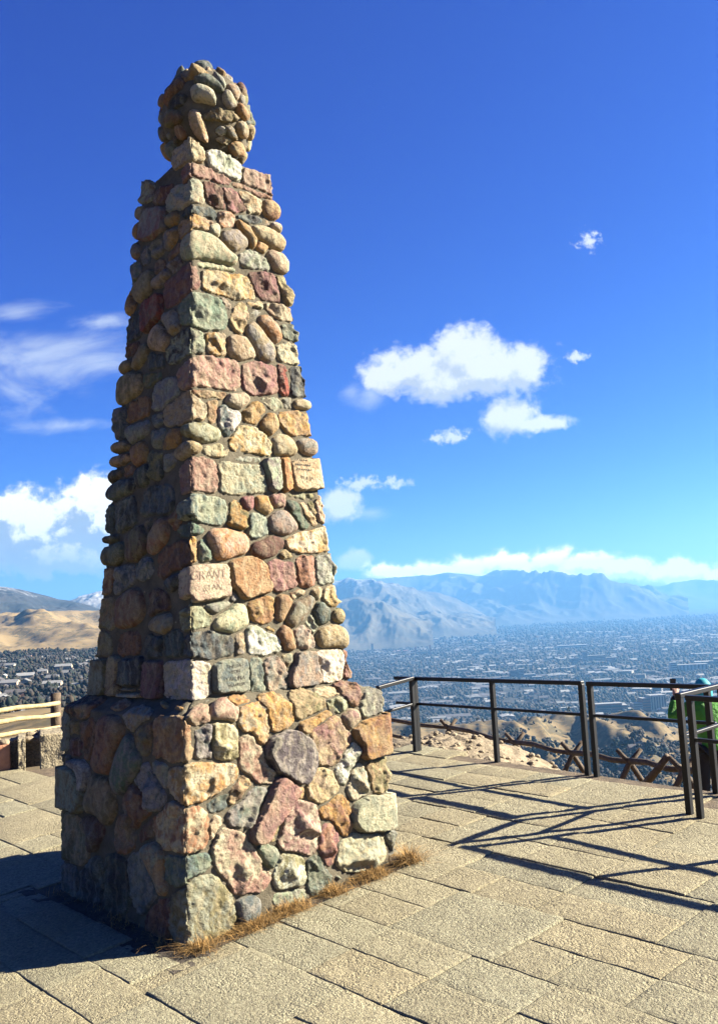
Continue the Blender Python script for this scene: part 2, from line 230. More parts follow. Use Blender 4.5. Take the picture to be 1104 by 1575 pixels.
# surveyed stones: zone, kind (q hewn, r cobble, p plate), two tones, thickness factor, outline
SHAFT_TXT = """
A q cream/tan 1.3 128,660 262,552 345,590 380,640 385,700 265,668 140,760
A q white/sage 1.2 420,645 480,640 560,690 640,735 645,800 630,832 560,800 470,750 425,715
A q pink/mauve 1 195,775 275,722 400,760 575,840 560,865 420,825 290,795 200,870
A q blush/pink 1.1 648,765 700,770 820,815 880,850 888,950 870,955 780,905 660,860
A q cream/sage 1 75,1000 90,940 190,880 275,800 345,825 388,880 388,1005 280,965 170,1040 90,1060
A q maroon/brown .9 385,840 460,850 510,900 530,985 540,1040 480,1010 430,990 395,920
A q brown/mauve .9 520,880 600,910 660,1000 680,1045 600,1050 545,1020 520,950
A q cream/tan 1 615,900 700,915 780,985 775,1050 690,1050 650,990
A r tan/rust 1.1 790,965 850,965 900,1020 908,1100 860,1100 790,1070
A q pink/rust .6 575,850 700,880 880,965 870,985 700,915 580,870
A q slate/dgreen .8 205,1060 275,995 440,1030 470,1070 460,1100 330,1070 260,1065 210,1100
B q blush/ochre 1.1 40,120 135,30 190,20 330,70 330,110 300,150 200,120 140,140 45,195
B r cream/sage 1 300,110 330,85 375,130 380,175 340,185 310,160
B q blush/orange 1 375,20 430,10 480,60 485,110 410,130 385,80
B q charcoal/slate .8 500,40 560,35 680,60 690,90 640,100 560,85
B q grey/tan .7 690,60 720,75 735,110 700,115
B r white/tan 1 740,90 800,90 835,130 830,165 780,150 740,120
B r ochre/tan 1 490,85 530,80 580,130 635,220 635,270 600,270 570,200 520,140
B r grey/tan 1.1 385,160 430,140 500,145 570,200 575,250 540,290 460,280 400,220
B r cream/tan 1.2 600,110 670,105 760,150 850,220 860,280 820,300 740,265 660,200 610,160
B r sage/cream 1.3 60,260 110,180 160,140 260,150 350,200 430,290 495,340 495,380 420,390 300,360 150,340 60,350
B r orange/tan .8 630,250 680,230 720,260 700,300 640,290
B q sage/grey 1 510,320 560,280 640,300 730,380 730,420 640,410 540,380
B r blush/cream 1.2 705,310 760,285 830,310 880,370 880,430 840,450 770,420 720,370
B q cream/sage .6 180,370 250,360 420,390 490,420 480,440 360,420 200,395
B q pink/mauve 1 -62,518 60,440 135,382 215,390 235,420 240,565 150,550 60,620 -62,705
B q cream/ochre 1 255,430 300,415 400,430 580,490 630,620 630,635 400,600 260,560
B q maroon/mauve 1 590,460 680,450 760,490 800,590 795,650 720,640 640,590 610,520
B q olive/tan .9 780,480 850,480 900,520 925,640 915,690 860,670 810,560
B q sage/green 1.1 40,680 125,600 180,580 300,610 400,640 430,720 410,840 330,850 200,830 130,800 50,810
B q grey/blush .6 380,620 430,630 450,690 420,700
B q blush/tan .9 490,710 540,660 575,690 570,780 525,880 500,850 460,790
B q sage/tan .5 565,660 620,650 690,670 670,695 590,690
B q grey/sage .6 590,700 650,700 680,730 620,770
B q blush/cream .9 690,670 760,670 900,710 945,750 950,795 860,790 760,740
B r blush/orange 1 640,750 680,740 780,830 810,890 800,940 750,930 690,850
B q sage/dgreen .9 820,840 880,800 940,830 970,890 960,935 890,930 830,900
B r tan/grey 1.1 570,820 620,800 700,880 760,990 745,1070 680,1070 620,980 590,900
B q sage/charcoal 1 -45,1060 0,930 120,850 180,840 250,860 265,940 260,1015 150,1000 110,990 30,1060
B q ochre/cream 1 285,900 330,865 400,880 420,960 415,1040 340,1030 300,980
B r tan/cream 1.1 435,920 520,890 590,940 625,1020 610,1060 500,1060 440,1010
B q sage/cream .9 790,970 830,945 960,960 1000,1020 1000,1080 900,1085 810,1060
C q pink/blush 1 30,130 125,50 230,20 380,40 470,60 485,230 460,245 300,230 150,215 40,250
C q mauve/pink 1 500,80 560,55 650,80 720,110 730,240 690,270 560,260 500,220
C q red/maroon .9 740,90 780,90 800,280 770,280 735,210
C q charcoal/slate 1 805,110 880,90 930,100 945,290 830,290 820,190
C q tan/rust .6 160,240 230,235 390,260 385,290 280,295 190,275
C q cream/tan 1.1 -50,360 130,245 200,290 255,350 260,420 220,440 130,430 20,460 -50,470
C q rust/orange .9 280,310 330,300 330,430 300,465 275,400
C r blush/cream .9 390,300 440,270 520,280 540,330 500,355 410,350
C q white/slate 1 345,380 380,350 450,380 470,440 420,540 390,530 355,460
C q tan/ochre 1 510,390 560,340 620,340 640,380 600,440 560,470 520,440
C q cream/sage .8 630,310 680,290 760,330 750,365 700,365
C r tan/ochre 1 620,450 680,405 720,430 720,480 680,535 630,520
C q cream/grey .6 770,300 815,290 815,365 780,370
C r cream/tan .9 830,320 890,305 960,330 965,370 900,375 840,365
C q ochre/tan 1 740,400 800,380 970,410 990,530 900,540 800,520 745,440
C r olive/sage 1.1 70,500 140,455 220,460 310,490 345,530 330,580 250,580 140,540 80,540
C q cream/ochre 1.1 420,580 470,500 560,480 640,530 685,620 680,670 560,650 440,640
C r cream/tan 1.1 690,600 720,545 790,560 845,620 830,660 720,670
C r blush/grey 1 860,580 930,560 1000,610 990,650 920,660 870,620
C r cream/tan .9 20,640 125,590 190,585 225,625 200,655 125,655 30,700
C q tan/cream .8 250,640 320,595 395,640 390,660 270,665
C q sage/grey .5 420,690 500,680 610,690 620,725 450,715
C q pink/blush 1 50,760 150,690 240,695 320,720 330,870 310,920 200,905 150,880 60,920
C q cream/sage .9 345,740 430,715 620,730 665,870 655,910 480,915 360,900 370,830
C p sage/grey .8 645,710 730,700 740,890 720,905 670,880
C p orange/ochre .9 745,700 795,695 820,900 770,905
C q sage/olive .5 800,930 900,915 960,920 950,960 830,955
D q slate/sage 1 55,160 120,75 190,60 290,95 350,150 345,200 330,240 200,210 120,170 60,220
D q ochre/olive 1 360,140 400,105 450,180 460,250 420,260 350,240
D r mauve/pink .8 440,90 480,80 500,120 480,155 440,140
D r tan/ochre .9 505,100 545,70 590,130 595,165 560,180 510,150
D r mauve/blush .8 595,80 650,70 680,110 640,140 605,130
D q sage/slate .9 470,200 510,175 570,210 575,280 540,310 490,300 470,260
D r blush/grey 1.1 580,220 640,155 710,210 735,265 680,285 590,275
D q green/dgreen .9 680,110 730,100 775,190 820,240 780,255 740,200
D q tan/blush .8 750,100 795,130 848,220 838,250 786,185
D q tan/olive .6 805,110 832,110 862,180 842,190
D q blush/tan 1 845,110 885,80 925,90 935,190 910,225 870,220 852,160
D q green/slate .6 30,270 100,240 170,255 210,275 150,290 60,295
D r blush/orange 1.2 235,330 260,275 350,270 430,290 460,350 450,400 330,435 270,410
D q tan/ochre .9 112,340 125,300 165,310 165,450 125,445 112,444
D q green/sage .8 195,350 220,330 250,380 240,445 200,435
D r maroon/brown 1 490,370 560,325 630,315 660,360 640,400 540,420 490,410
D q ochre/cream 1 680,340 760,300 950,245 960,350 940,370 800,400 710,380
D q tan/brown .6 640,400 680,390 710,420 660,430
D p orange/tan 1 350,470 400,435 490,435 560,500 580,590 570,625 430,650 370,560
D q mauve/pink 1 580,470 630,445 720,470 740,590 640,610 600,580
D q rust/pink .9 745,450 780,420 830,420 840,575 790,585 755,580
D q grey/sage 1 850,425 960,415 985,560 870,575 850,520
D q slate/grey .5 360,640 390,620 410,650 375,670
D r sage/grey .7 230,710 270,690 350,680 370,700 300,730 240,730
D q sage/olive 1.1 50,760 110,705 190,705 245,760 240,800 180,830 110,820 50,840
D r cream/sage 1.1 275,810 330,740 400,690 450,730 455,790 430,840 360,850 290,840
D q ochre/orange 1 480,700 550,650 610,670 615,740 590,800 520,795 485,770
D r orange/rust 1 620,690 660,640 710,670 690,740 650,785 615,770
D q rust/cream .5 700,630 770,620 780,640 720,660
D r grey/brown 1 680,780 720,700 780,650 840,660 830,710 770,790 720,820
D r tan/cream .7 830,610 870,600 890,650 850,665
D q cream/ochre 1.1 885,640 930,590 990,600 1010,670 985,695 920,700
D r slate/dgreen .9 835,740 860,680 910,700 920,770 890,805 850,800
D q sage/grey .6 790,790 820,740 855,830 840,860
D r tan/olive 1 945,790 960,720 1000,710 1028,770 1020,810 980,810
D q ochre/tan .6 560,830 600,810 630,830 600,850
D r rust/orange 1 630,850 670,820 720,870 735,940 700,960 650,920
D q grey/blush 1 730,860 770,810 830,870 850,930 800,955 745,940
D r tan/cream 1.1 855,850 900,820 1010,830 1045,880 1020,930 900,935 860,920
D q white/sage 1 455,850 500,820 560,840 650,890 650,950 560,975 470,970
D q slate/charcoal 1.1 60,980 90,870 180,855 280,860 385,880 390,970 380,990 250,1000 130,1000
D q tan/grey .7 395,870 440,850 450,960 400,980
D q cream/white 1 -50,1030 110,1015 190,1010 255,1030 260,1210 130,1235 110,1220 -50,1225
D q slate/sage 1 480,1010 530,1000 555,1080 550,1180 495,1185
D q blush/grey 1 560,1030 610,985 660,1020 675,1100 660,1170 600,1185 560,1100
D q tan/sage .7 665,990 720,970 720,1040 690,1050
D p blush/grey .9 735,970 840,955 870,1130 700,1160
D q white/cream 1 850,970 990,950 995,1110 890,1130 870,1050
D q pink/rust 1 1000,945 1030,950 1050,1090 1005,1105
G q sage/maroon 1 130,370 150,100 300,0 420,60 450,200 300,260 200,330
G q maroon/rust 1 450,330 520,150 780,60 780,170 600,330
G r tan/grey .9 140,440 260,400 260,560 160,600
G r orange/tan 1 80,830 190,620 250,700 240,820 140,920
G r ochre/olive 1 660,560 860,400 860,640 720,720
G r grey/ochre .9 640,1000 660,850 840,760 840,900 760,1040 680,1070
G r grey/rust 1 20,1300 20,1060 150,980 200,1100 220,1230
G q rust/brown .8 700,1220 860,1080 910,1120 720,1290
G q grey/olive .9 380,1050 540,980 620,1080 480,1220
G q slate/grey .8 230,1150 330,1080 370,1300 240,1325
H q green/grey 1 280,150 310,60 430,10 440,180 300,240
H r tan/olive 1 370,400 380,270 470,180 570,130 570,280 470,430
H r ochre/tan 1 240,570 270,290 330,300 390,510 340,620 270,640
H r grey/tan .9 590,240 700,130 770,140 740,220 610,270
H q tan/brown .8 600,60 680,20 710,50 630,120
H q grey/brown .8 780,20 870,-60 900,20 800,150
H p red/maroon 1 490,620 510,520 690,400 700,580 600,650 500,790
H q slate/charcoal 1 210,900 240,680 460,570 450,830 250,970
H r grey/tan 1 690,640 720,600 850,580 900,740 800,820 730,750
H r blush/tan 1.1 550,900 620,780 700,740 760,850 730,980 640,1020 570,960
H r tan/olive .9 370,1180 440,980 520,980 490,1080 380,1230
H r tan/olive 1.1 180,1260 220,1160 350,1130 330,1230 240,1280
H q maroon/brown .8 260,1050 400,920 420,990 330,1060
H q dgreen/slate .9 540,1150 560,1060 670,1060 690,1200 560,1220
I r olive/tan 1.3 225,360 260,170 360,80 470,120 520,230 400,340 270,440
I q green/olive .8 500,160 690,60 680,130 540,210
I q grey/sage 1 620,460 640,230 850,150 890,300 800,390 650,470
I q rust/ochre 1 350,600 370,430 560,370 560,550 480,590
I q grey/slate 1.1 190,760 210,480 310,470 330,560 310,780
I r sage/grey .9 350,790 370,650 560,570 590,670 400,820
I r tan/olive 1.1 170,920 250,820 360,820 370,870 190,950
I r tan/brown 1.1 170,1040 230,960 370,960 370,1020 210,1085
I r ochre/rust 1.1 400,1020 420,880 510,850 540,950 520,1040 430,1060
I r dgreen/brown 1.1 150,1240 180,1130 290,1100 300,1180 190,1275
I q rust/brown .8 310,1130 370,1060 410,1120 320,1190
I r charcoal/dgreen 1 440,1230 460,1100 580,1060 590,1200 480,1260
I r charcoal/slate 1.2 140,1380 230,1240 400,1220 410,1300 330,1380 200,1440
I q slate/grey .8 610,700 740,700 720,850 630,880
I q ochre/rust .9 720,860 760,740 880,700 890,840 760,900
I q grey/slate .8 590,560 680,520 700,600 650,670
I q olive/dgreen .9 560,1180 580,940 710,940 690,1180
I q grey/olive .8 720,1100 730,960 830,920 840,1020
J q slate/dgreen 1.1 200,480 220,230 300,220 300,480
J q charcoal/slate 1 310,470 330,190 480,150 490,380
J r charcoal/brown 1.1 195,550 240,510 330,515 330,560 220,575
J r olive/dgreen 1.2 170,730 190,630 400,580 400,740 210,800
J r brown/olive 1 420,720 430,520 580,430 610,620 480,740
J q slate/dgreen .9 570,280 620,90 830,60 840,260 640,330
J q charcoal/brown .8 600,450 620,340 700,320 680,420
J r rust/tan 1 630,620 660,420 770,340 810,440 740,600 660,660
J q rust/tan 1.2 140,1050 170,840 270,820 300,900 270,1040 190,1070
J q grey/slate .9 300,1020 310,860 460,800 480,920 350,1030
J q brown/rust 1 740,840 750,680 920,600 1040,620 1040,760 780,900
J q rust/tan .8 830,380 850,310 930,290 930,380 860,410
J q slate/grey .9 520,830 560,760 630,760 640,860 560,900
J r charcoal/slate .9 810,960 830,880 930,850 890,950 830,1010
K q tan/olive 1 200,350 220,130 350,110 370,330
K r rust/tan 1 390,300 400,110 560,30 600,270 420,320
K q maroon/brown .9 650,230 680,60 780,90 790,200
K r tan/grey .9 680,380 700,240 800,220 800,380
K q tan/olive 1 175,580 200,420 270,370 320,430 320,580
K q rust/brown .9 420,560 430,420 540,400 550,560
K q slate/charcoal .9 630,570 640,430 740,420 740,590
K q slate/dgreen .9 760,560 780,410 900,390 910,580
K p sage/olive 1 150,860 165,605 320,600 305,865
K p tan/brown .8 330,870 340,610 410,620 400,870
K p charcoal/slate .8 420,820 430,610 605,610 600,820
K p mauve/maroon .9 615,880 620,620 745,620 750,890
K p cream/tan 1.2 420,832 605,838 600,860 425,862
K p cream/tan 1.2 420,870 600,870 595,895 425,893
"""
PLATES = {'grant': ('D', 'blush/cream', '60,510 120,480 340,460 355,640 340,655 160,680 120,640 60,680'),
          'tafuna': ('D', 'sage/slate', '270,1040 330,1015 450,1000 460,1190 400,1195 275,1200'),
          'scrawl': ('C', 'tan/cream', '797,705 990,690 1040,890 832,908'),
          'shade': ('G', 'mauve/grey', '370,450 630,400 640,780 380,960 230,970 270,650')}
BASE_TXT = """
L q rust/tan 1.1 740,310 945,292 1035,295 1060,430 1050,570 975,575 850,560 745,520
E q blush/pink .8 75,190 120,140 165,145 180,190 150,225 90,230
E r blush/pink 1 175,150 230,110 300,130 325,180 300,215 210,210
E q orange/ochre .6 280,90 350,95 370,115 300,125
E q ochre/cream 1 330,130 400,120 465,180 465,260 440,330 390,260 330,220
E q cream/olive 1.1 205,235 260,225 300,270 305,390 250,410 210,400 195,320
E q grey/slate .5 110,280 190,240 195,400 130,410
E q ochre/tan 1.1 420,90 500,80 570,130 580,200 540,250 490,265 460,180
E q tan/olive 1 585,70 650,60 735,110 740,160 650,190 600,190 590,130
E q sage/olive .8 750,120 800,85 850,120 830,160 770,165
E q tan/cream .6 700,60 770,40 810,70 760,95
E q mauve/rust .9 800,40 850,20 900,60 895,130 850,120 820,80
E q grey/sage 1.1 930,70 985,55 995,180 930,205 925,130
E q pink/mauve 1 1000,60 1030,60 1045,190 1005,190
E p tan/ochre .8 630,240 745,165 760,190 640,270
E p purple/grey 1.3 460,380 490,310 560,280 640,310 690,370 670,430 640,510 580,505 480,430
E q cream/pink .9 335,330 390,295 430,380 480,460 485,520 440,530 390,470 340,440
E q tan/mauve 1.1 680,270 790,195 855,290 850,330 780,430 710,430 690,370
E r mauve/blush .8 830,200 870,170 910,200 880,250 840,240
E p rust/ochre 1.2 880,270 940,215 1045,205 1050,370 930,395 915,330
E q sage/white .8 800,470 830,400 880,330 915,350 880,420 840,510 810,510
E q cream/sage 1 875,480 900,440 945,490 945,570 880,590 865,540
E q olive/tan .9 940,430 1050,390 1060,550 990,580 965,500
E q ochre/cream 1.2 -62,460 30,440 60,430 180,420 310,440 305,510 200,580 60,635 20,620 -45,540
E q brown/tan .7 270,570 330,500 375,520 340,600 280,610
E q grey/slate .9 290,690 350,580 460,530 450,580 380,720 300,722
X p mauve/pink 1.2 435,1195 463,1218 447,1245 430,1268 412,1296 398,1300 392,1290 398,1265 415,1235
E q tan/blush 1 650,560 720,445 770,470 800,540 750,610 670,600
E q tan/ochre .6 610,580 640,550 650,600 620,605
X q ochre/rust 1 495,1249 524,1227 540,1243 544,1261 540,1288 532,1281 511,1257
X p sage/cream 1.2 546,1249 565,1230 601,1222 606,1230 611,1274 563,1281 547,1261
F q cream/mauve 1.2 475,150 520,0 560,-30 640,0 650,100 640,190 620,220 500,185
E q slate/dgreen .6 165,640 220,590 275,570 260,610 190,655
X q rust/cream 1.2 231,1265 245,1252 284,1248 291,1245 315,1242 327,1257 322,1292 301,1314 285,1317 244,1296 235,1285
X q slate/green .9 250,1320 296,1318 322,1320 325,1332 310,1345 285,1358 248,1353
F q cream/pink 1.2 200,180 220,110 300,130 370,200 400,290 440,310 400,360 290,405 240,310 200,230
F r green/sage .8 375,190 420,170 465,220 465,270 430,280 390,240
F q cream/tan .6 160,90 190,60 210,90 180,150
F q white/olive 1.1 460,270 510,230 580,230 600,300 590,360 490,375 470,330
F q dgreen/slate 1 595,260 640,225 670,250 690,330 640,390 605,370
F q mauve/rust 1 660,120 710,80 735,130 720,220 690,270 660,190
F q sage/cream 1.2 745,190 790,140 930,130 940,220 890,260 790,275 745,250
F q grey/sage .9 945,130 985,120 1000,220 965,225
F q sage/grey .6 470,410 560,370 600,380 570,430 480,440
X q sage/olive 1.3 250,1395 285,1370 311,1352 335,1357 363,1381 365,1412 349,1436 315,1447 290,1457 255,1435
F r grey/slate .9 280,450 330,400 375,440 370,490 310,515
F q olive/tan .6 440,130 480,60 490,110 450,160
L q sage/grey 1 75,470 80,260 130,230 130,490
L q ochre/olive .8 135,370 150,290 195,300 195,370
L q maroon/mauve .9 140,510 140,400 200,400 240,440 220,500
L r rust/maroon 1 330,640 330,450 380,300 490,310 490,420 420,580
L q rust/brown .9 230,440 220,310 300,330 320,420 260,500
L r green/grey 1 470,640 480,490 560,430 620,540 600,670 500,760
L q charcoal/slate .8 60,550 100,515 150,530 140,575
L p white/grey .9 150,550 230,590 270,700 240,745 220,640 150,595
L p sage/olive 1.1 75,870 75,600 200,610 220,700 210,880
L r olive/tan 1 290,800 300,700 370,690 430,800 430,930 330,960 290,900
L q grey/slate 1 600,700 680,640 760,680 800,800 780,900 720,860
L q grey/sage .8 750,560 830,580 830,680 790,750 750,640
L q rust/maroon 1 530,900 570,740 660,800 720,920 600,1050 540,1000
L q charcoal/rust .8 150,160 250,90 330,130 250,230 150,220
L q tan/grey .6 560,270 600,190 680,220 650,270
L q olive/brown .8 620,450 640,320 720,320 690,440
N q olive/tan 1.1 90,380 100,60 170,100 250,220 260,360 220,410
N q maroon/brown .8 260,200 310,80 360,120 310,260
N q grey/slate 1 560,460 580,390 660,390 740,560 740,680 640,710 570,560
N r sage/tan .9 660,300 740,270 800,420 800,610 770,610 690,420
N q slate/grey 1 40,600 60,450 140,420 190,480 170,640
N q charcoal/slate .9 210,640 230,480 370,440 370,600 280,700
N q dgreen/charcoal .9 390,700 400,430 540,420 530,700
N q rust/maroon .9 700,880 720,720 860,680 870,880
N q rust/brown .9 490,290 530,40 600,60 590,250 540,300
N q maroon/brown .8 650,240 640,130 720,100 720,220
"""
BALL_TXT = """
A r cream/sage 1.1 290,210 360,195 430,230 450,290 440,325 380,300 290,290
A r dgreen/slate 1 310,150 390,120 450,150 505,210 490,230 400,200 320,175
A r grey/sage .9 430,90 480,110 530,170 520,205 470,160
A q ochre/tan 1.3 210,110 260,75 320,65 390,95 395,115 330,120 230,135
A r grey/tan .9 530,180 600,190 630,250 615,290 580,270
A r tan/grey .9 630,250 660,260 672,310 660,330 636,290
A r grey/cream 1 510,240 550,220 590,290 600,350 540,345 515,300
A r orange/tan 1.1 612,320 655,335 690,400 685,435 660,440 615,380
A q olive/tan 1.2 480,350 560,370 610,420 590,450 510,450 370,430 380,400
A r tan/blush .9 265,390 310,370 350,410 400,570 370,590 300,540 265,460
A q charcoal/dgreen .8 120,280 180,245 235,255 210,320 130,360
A r rust/brown 1.1 85,300 95,260 150,190 180,210 120,270 100,340
A r cream/tan 1 620,470 650,445 680,480 680,560 660,580 625,540
A q white/sage .8 460,530 490,480 530,500 540,550 490,560
A r tan/grey .8 530,490 580,480 620,580 590,590 540,540
A q cream/tan .9 465,575 520,560 575,600 530,630 470,600
A r tan/orange 1.2 560,640 620,600 650,620 650,690 630,700 570,690
A r orange/tan .9 150,480 190,475 240,540 220,590 170,570
A r olive/brown 1 90,400 130,360 200,400 190,460 110,500 90,470
A r maroon/brown .9 120,200 160,150 210,130 220,160 170,210
A r charcoal/brown .9 130,570 160,560 185,600 160,620
"""
def parse(txt):
    out = []
    for ln in txt.strip().split('\n'):
        w = ln.split(); z = REG[w[0]]
        pts = [(z[0] + float(a.split(',')[0]) / z[2], z[1] + float(a.split(',')[1]) / z[2]) for a in w[4:]]
        out.append((w[1], w[2].split('/'), float(w[3]), pts))
    return out

SIDES = [np.array([math.cos(YAW), -math.sin(YAW)]), np.array([math.sin(YAW), math.cos(YAW)]), np.array([-math.cos(YAW), math.sin(YAW)]), np.array([-math.sin(YAW), -math.cos(YAW)])]
# side k lies between corner k and corner k+1 ; corner 0 faces the camera, side 0 = sunny right face, side 3 = shaded left face
CORN = [SIDES[3] + SIDES[0], SIDES[0] + SIDES[1], SIDES[1] + SIDES[2], SIDES[2] + SIDES[3]]
INSET = .05
class Block:
    """square tapering stone block: perimeter coordinate s in [-2,2], height coordinate v along a profile"""
    def __init__(s, prof): s.prof = np.array(prof)            # rows v, w, h, normal tilt
    def at(s, v):
        p = s.prof; return [np.interp(v, p[:, 0], p[:, i]) for i in (1, 2, 3)]
    def P(s, sv, vv, h):
        sv = np.asarray(sv, float); vv = np.asarray(vv, float); w, hh, tl = s.at(vv)
        k = np.floor(sv).astype(int); fr = sv - k
        c0 = np.array(CORN)[k % 4]; c1 = np.array(CORN)[(k + 1) % 4]
        xy = (c0 * (1 - fr)[:, None] + c1 * fr[:, None]) * w[:, None]
        n = np.array(SIDES)[k % 4].copy(); rho = np.maximum(.055 / (2 * np.maximum(w, .05)), .01)
        nn = np.array(SIDES)[(k + 1) % 4]; npv = np.array(SIDES)[(k - 1) % 4]
        b1 = np.clip((fr - (1 - rho)) / (2 * rho), 0, .5); b0 = np.clip((rho - fr) / (2 * rho), 0, .5)
        n = n * (1 - b1 - b0)[:, None] + nn * b1[:, None] + npv * b0[:, None]; n /= np.linalg.norm(n, axis=1)[:, None]
        d = np.asarray(h) - INSET
        out = np.zeros((len(sv), 3)); ct = np.sqrt(1 - tl ** 2)
        wgt = np.minimum(1, 2 * (b0 + b1)); d = np.where(d < 0, d * (1 + .41 * wgt), d) - .020 * wgt ** 1.5
        out[:, 0] = MX + LX * hh + xy[:, 0] + n[:, 0] * d * ct; out[:, 1] = MY + LY * hh + xy[:, 1] + n[:, 1] * d * ct; out[:, 2] = Z0 + hh + d * tl
        return out
    def px(s, pt):
        r = ray(*pt); best = None
        for side in (0, 3):
            for i in range(len(s.prof) - 1):
                v0, v1 = s.prof[i, 0], s.prof[i + 1, 0]
                def C(c, v):
                    w, h, _ = s.at(v); q = CORN[c % 4] * w; return np.array([MX + LX * h + q[0], MY + LY * h + q[1], Z0 + h])
                a, b_, c = C(side, v0), C(side + 1, v0), C(side, v1); d = C(side + 1, v1)
                n = np.cross((b_ - a), (c + d) / 2 - (a + b_) / 2); tt = n @ (a - CAM) / (n @ r); q = CAM + tt * r
                fv = 0.5; 
                h = q[2] - Z0; fv = (h - s.prof[i, 2]) / (s.prof[i + 1, 2] - s.prof[i, 2]); v = v0 + fv * (v1 - v0)
                w = s.prof[i, 1] + fv * (s.prof[i + 1, 1] - s.prof[i, 1])
                e = CORN[(side + 1) % 4] - CORN[side % 4]; ctr = np.array([MX + LX * h, MY + LY * h])
                ss = ((q[:2] - ctr - CORN[side % 4] * w) @ e) / (w * (e @ e)); fs = side + ss if side == 0 else ss - 1
                viol = max(0, -fv) if i > 0 else max(0, -fv) * .2
                viol += max(0, fv - 1) if i < len(s.prof) - 2 else 0.2 * max(0, fv - 1)
                viol += max(0, -ss) * (1 if side == 0 else .1) + max(0, ss - 1) * (1 if side == 3 else .1)
                if best is None or viol < best[0]: best = (viol, fs, v)
        return best[1], best[2]
def chaikin(P, n, k=.25):
    for _ in range(n):
        Q = np.roll(P, -1, 0); P = np.stack([P * (1 - k) + Q * k, P * k + Q * (1 - k)], 1).reshape(-1, 2)
    return P
def dist_poly(pts, poly):
    a = poly; b_ = np.roll(poly, -1, 0); d = np.full(len(pts), 1e9)
    for i in range(len(a)):
        ab = b_[i] - a[i]; L2 = ab @ ab + 1e-12; tt = np.clip(((pts - a[i]) @ ab) / L2, 0, 1)
        d = np.minimum(d, np.linalg.norm(pts - a[i] - tt[:, None] * ab, axis=1))
    return d
def inside(pts, poly):
    x, y = pts[:, 0], pts[:, 1]; c = np.zeros(len(pts), bool); a = poly; b_ = np.roll(poly, -1, 0)
    for i in range(len(a)):
        cond = ((a[i, 1] > y) != (b_[i, 1] > y))
        with np.errstate(divide='ignore', invalid='ignore'):
            xi = (b_[i, 0] - a[i, 0]) * (y - a[i, 1]) / (b_[i, 1] - a[i, 1]) + a[i, 0]
        c ^= cond & (x < xi)
    return c
def stone_patch(poly, kind, H, rs, sp=.012, flat=False):
    """2-D outline in metres -> points, heights, triangles of one stone standing out of the mortar"""
    big = len(poly) > 20
    if big: P = poly
    elif kind == 'r': P = chaikin(poly, 3)
    elif kind == 'q': P = chaikin(chaikin(poly, 1, .16), 1, .25)
    else: P = chaikin(poly, 2, .13)
    nxt = np.roll(P, -1, 0); B = []
    for a, b_ in zip(P, nxt):
        n = max(1, int(np.linalg.norm(b_ - a) / (sp * 1.1)))
        for k in range(n): B.append(a + (b_ - a) * k / n)
    B = np.array(B)
    # uneven outline
    for i in range(len(B)):
        q = mnoise.noise_vector(Vector((B[i, 0] * 22, B[i, 1] * 22, rs * 3.1))); B[i] += np.array([q.x, q.y]) * (.0045 if kind != 'r' else .003)
    lo, hi = B.min(0), B.max(0); gx = np.arange(lo[0], hi[0], sp); gy = np.arange(lo[1], hi[1], sp * .87)
    G = np.array([(x + (sp / 2 if j % 2 else 0), y) for j, y in enumerate(gy) for x in gx]); rg = np.random.default_rng(int(rs * 977) % 100000)
    if len(G): 
        G = G + rg.uniform(-.3, .3, G.shape) * sp; G = G[inside(G, B)]
    dG = dist_poly(G, B) if len(G) else np.zeros(0); G = G[dG > sp * .55]; dG = dG[dG > sp * .55]
    inr = max(dG.max() if len(dG) else .01, .01)
    if kind == 'r': re = min(inr, H * 1.5); hG = H * np.sqrt(1 - (1 - np.clip(dG / re, 0, 1)) ** 2)
    else:
        re = .013 if kind == 'q' else .010; re = min(re, inr * .9); hG = H * np.sqrt(1 - (1 - np.clip(dG / re, 0, 1)) ** 2)
    c = B.mean(0); rad = np.abs(B - c).max()
    if kind == 'q' and not flat and len(G):
        f = np.full(len(G), 1e9)
        a0 = rg.uniform(0, 2 * math.pi)
        for i_ in range(9):
            if i_ < 3: a = a0 + i_ * 2.1 + rg.uniform(-.5, .5); sl = rg.uniform(.12, .62); q = c + rg.uniform(-.28, .28, 2) * rad; top_ = H * rg.uniform(.98, 1.2)
            else: a = rg.uniform(0, 2 * math.pi); sl = rg.uniform(.3, 1.3); q = c + rg.uniform(-.6, .6, 2) * rad; top_ = H * rg.uniform(1.0, 1.3)
            f = np.minimum(f, top_ - sl * ((G - q) @ np.array([math.cos(a), math.sin(a)])))
        hG = np.minimum(hG, np.maximum(f, H * .28))
    amp = {'q': .011, 'r': .0045, 'p': .0045}[kind] * (.25 if flat else 1)
    if kind == 'r':
        a = rg.uniform(0, 6.28); hG = hG * (1 + .18 * ((G - c) @ np.array([math.cos(a), math.sin(a)])) / rad)
    for i in range(len(G)):
        hG[i] += fbm((G[i, 0] * 16, G[i, 1] * 16, rs * 5.7), 4, .8) * amp
        if kind == 'q' and not flat: hG[i] += (abs(mnoise.noise(Vector((G[i, 0] * 26, G[i, 1] * 26, rs)))) - .2) * .012 + (abs(mnoise.noise(Vector((G[i, 0] * 10, G[i, 1] * 10, rs + 3)))) - .25) * .020
    nb = len(B); allp = np.vstack([B, G]) if len(G) else B
    hs = np.concatenate([np.full(nb, -.014), hG])
    res = delaunay_2d_cdt([Vector(q) for q in allp], [], [list(range(nb))], 1, 1e-6)
    V = np.array([v[:] for v in res[0]]); orig = res[3]
    hh = np.array([hs[o[0]] if o else -.014 for o in orig])
    return V, hh, res[2]
